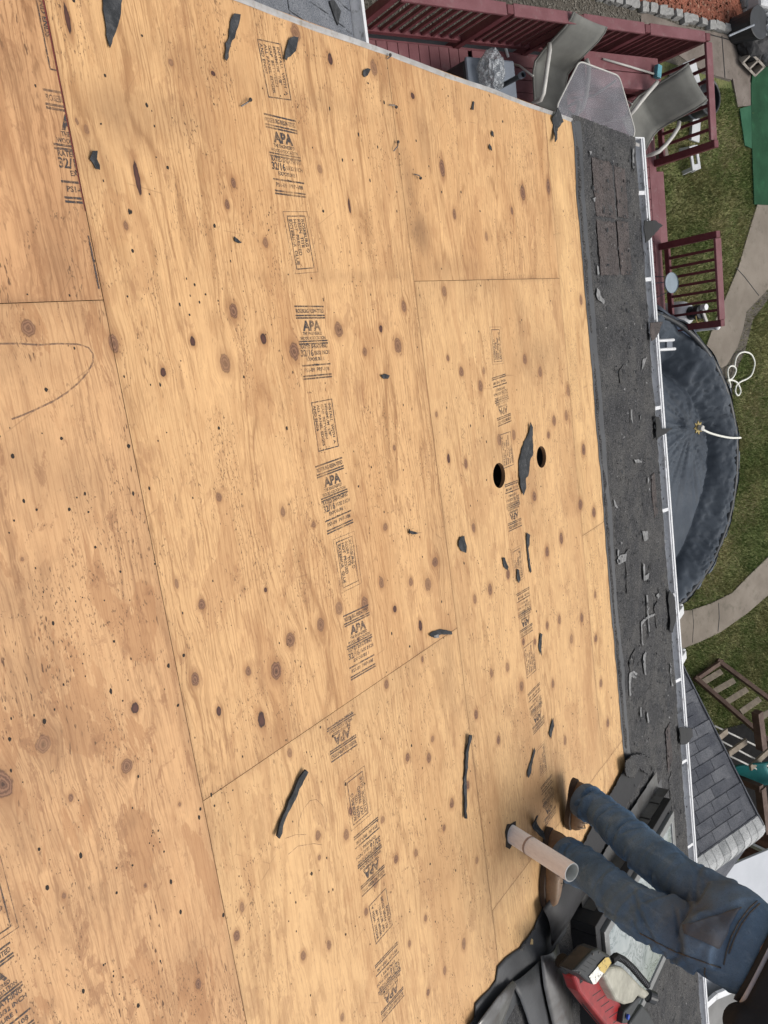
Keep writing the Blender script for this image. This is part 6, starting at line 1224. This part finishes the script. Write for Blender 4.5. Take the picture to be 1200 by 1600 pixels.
# belt and shirt
wl = []
for d, k_ in ((.122, 1.06), (.155, 1.04)): wl.append((tor(d), LEFT * .163 * k_, TDIR.cross(LEFT).normalized() * .125 * k_))
vs, fs = loft(wl, 40); mb = MB(); mb.add(vs, fs); mb.build('belt', BLACK, person, smooth=True)
vs, fs = loft([(tor(.138), LEFT * .188, TDIR.cross(LEFT).normalized() * .152), (tor(.156), LEFT * .194, TDIR.cross(LEFT).normalized() * .135)], 40); mb = MB(); mb.add(vs, fs); mb.build('undershirt_hem', UNDER, person, smooth=True)
st = [loft([(tor(d), LEFT * a_, TDIR.cross(LEFT).normalized() * b_) for d, a_, b_ in ((.150, .20, .165), (.22, .215, .18), (.32, .21, .17), (.46, .20, .145), (.53, .15, .10), (.57, .08, .075))], 36)]
for sd, (el, wr_) in zip((-1, 1), ends): st.append(loft(limb_rings([sh + LEFT * sd * .08, sh + LEFT * sd * .19, el, el.lerp(wr_, .9)], [.085, .075, .062, .046])))
shirt = merge('shirt', st, SHIRT, person, .01, 4)
# boots
def boot(heel, toe, label):
    h, t = Vector(heel), Vector(toe); d = (t - h); L = d.length; d.normalize(); sd = Vector((-d.y, d.x, 0)).normalized(); N = d.cross(sd); N = N if N.z > 0 else -N
    bt = empty('boot', r2w(*(h + d * .1))); bt.parent = person; bt.matrix_parent_inverse = parent_world(person).inverted()
    def W(a, b_, n): p = h + d * a + sd * b_ + N * n; return r2w(*p)
    wid = lambda u: .034 + .012 * math.sin(min(1, u * 1.4) * 1.57) + .006 * math.sin(max(0, u - .35) / .65 * 3.14) if u < .93 else .04
    out_ = []
    for k_ in range(40):
        an = 6.28318 * k_ / 40; ca, sa = math.cos(an), math.sin(an); u = .5 - .5 * ca; wdt = .040 + .010 * math.exp(-((u - .72) / .2) ** 2) - .007 * math.exp(-((u - .42) / .14) ** 2)
        out_.append((u * L, math.copysign(abs(sa) ** .75, sa) * wdt))
    mb = MB(); mb.prism([W(a, b_, .002) for a, b_ in out_], W(0, 0, .028) - W(0, 0, 0)); mb.build('sole', SOLEM, bt, bevel=.004)
    lof = [loft([(W(L * .5, 0, z), (W(L * .5 * k1, 0, 0) - W(0, 0, 0)), (W(0, .042 * k2, 0) - W(0, 0, 0))) for z, k1, k2 in ((.026, .96, 1.0), (.05, .95, 1.0), (.072, .85, .85), (.085, .6, .55))], 28),
           loft([(W(a, 0, z), (W(r1, 0, 0) - W(0, 0, 0)), (W(0, r2_, 0) - W(0, 0, 0))) for a, z, r1, r2_ in ((.085, .03, .08, .04), (.082, .07, .07, .044), (.082, .10, .055, .042), (.082, .13, .045, .038))], 28)]
    up = merge('upper', lof, BOOTM, bt, .007, 5)
    for k_ in range(4):
        a = .125 + k_ * .03; z = .118 - k_ * .012; mb = MB(); mb.tube([W(a, -.03, z - .008), W(a + .008, 0, z + .008), W(a + .016, .03, z - .008)], .0032, 6); mb.build('lace', LACE, bt)
    return bt
boot((2.345, 1.735, 0), (2.665, 1.615, 0), None); boot(rf(893, 1215, .05), (2.46, 1.915, .004), None)
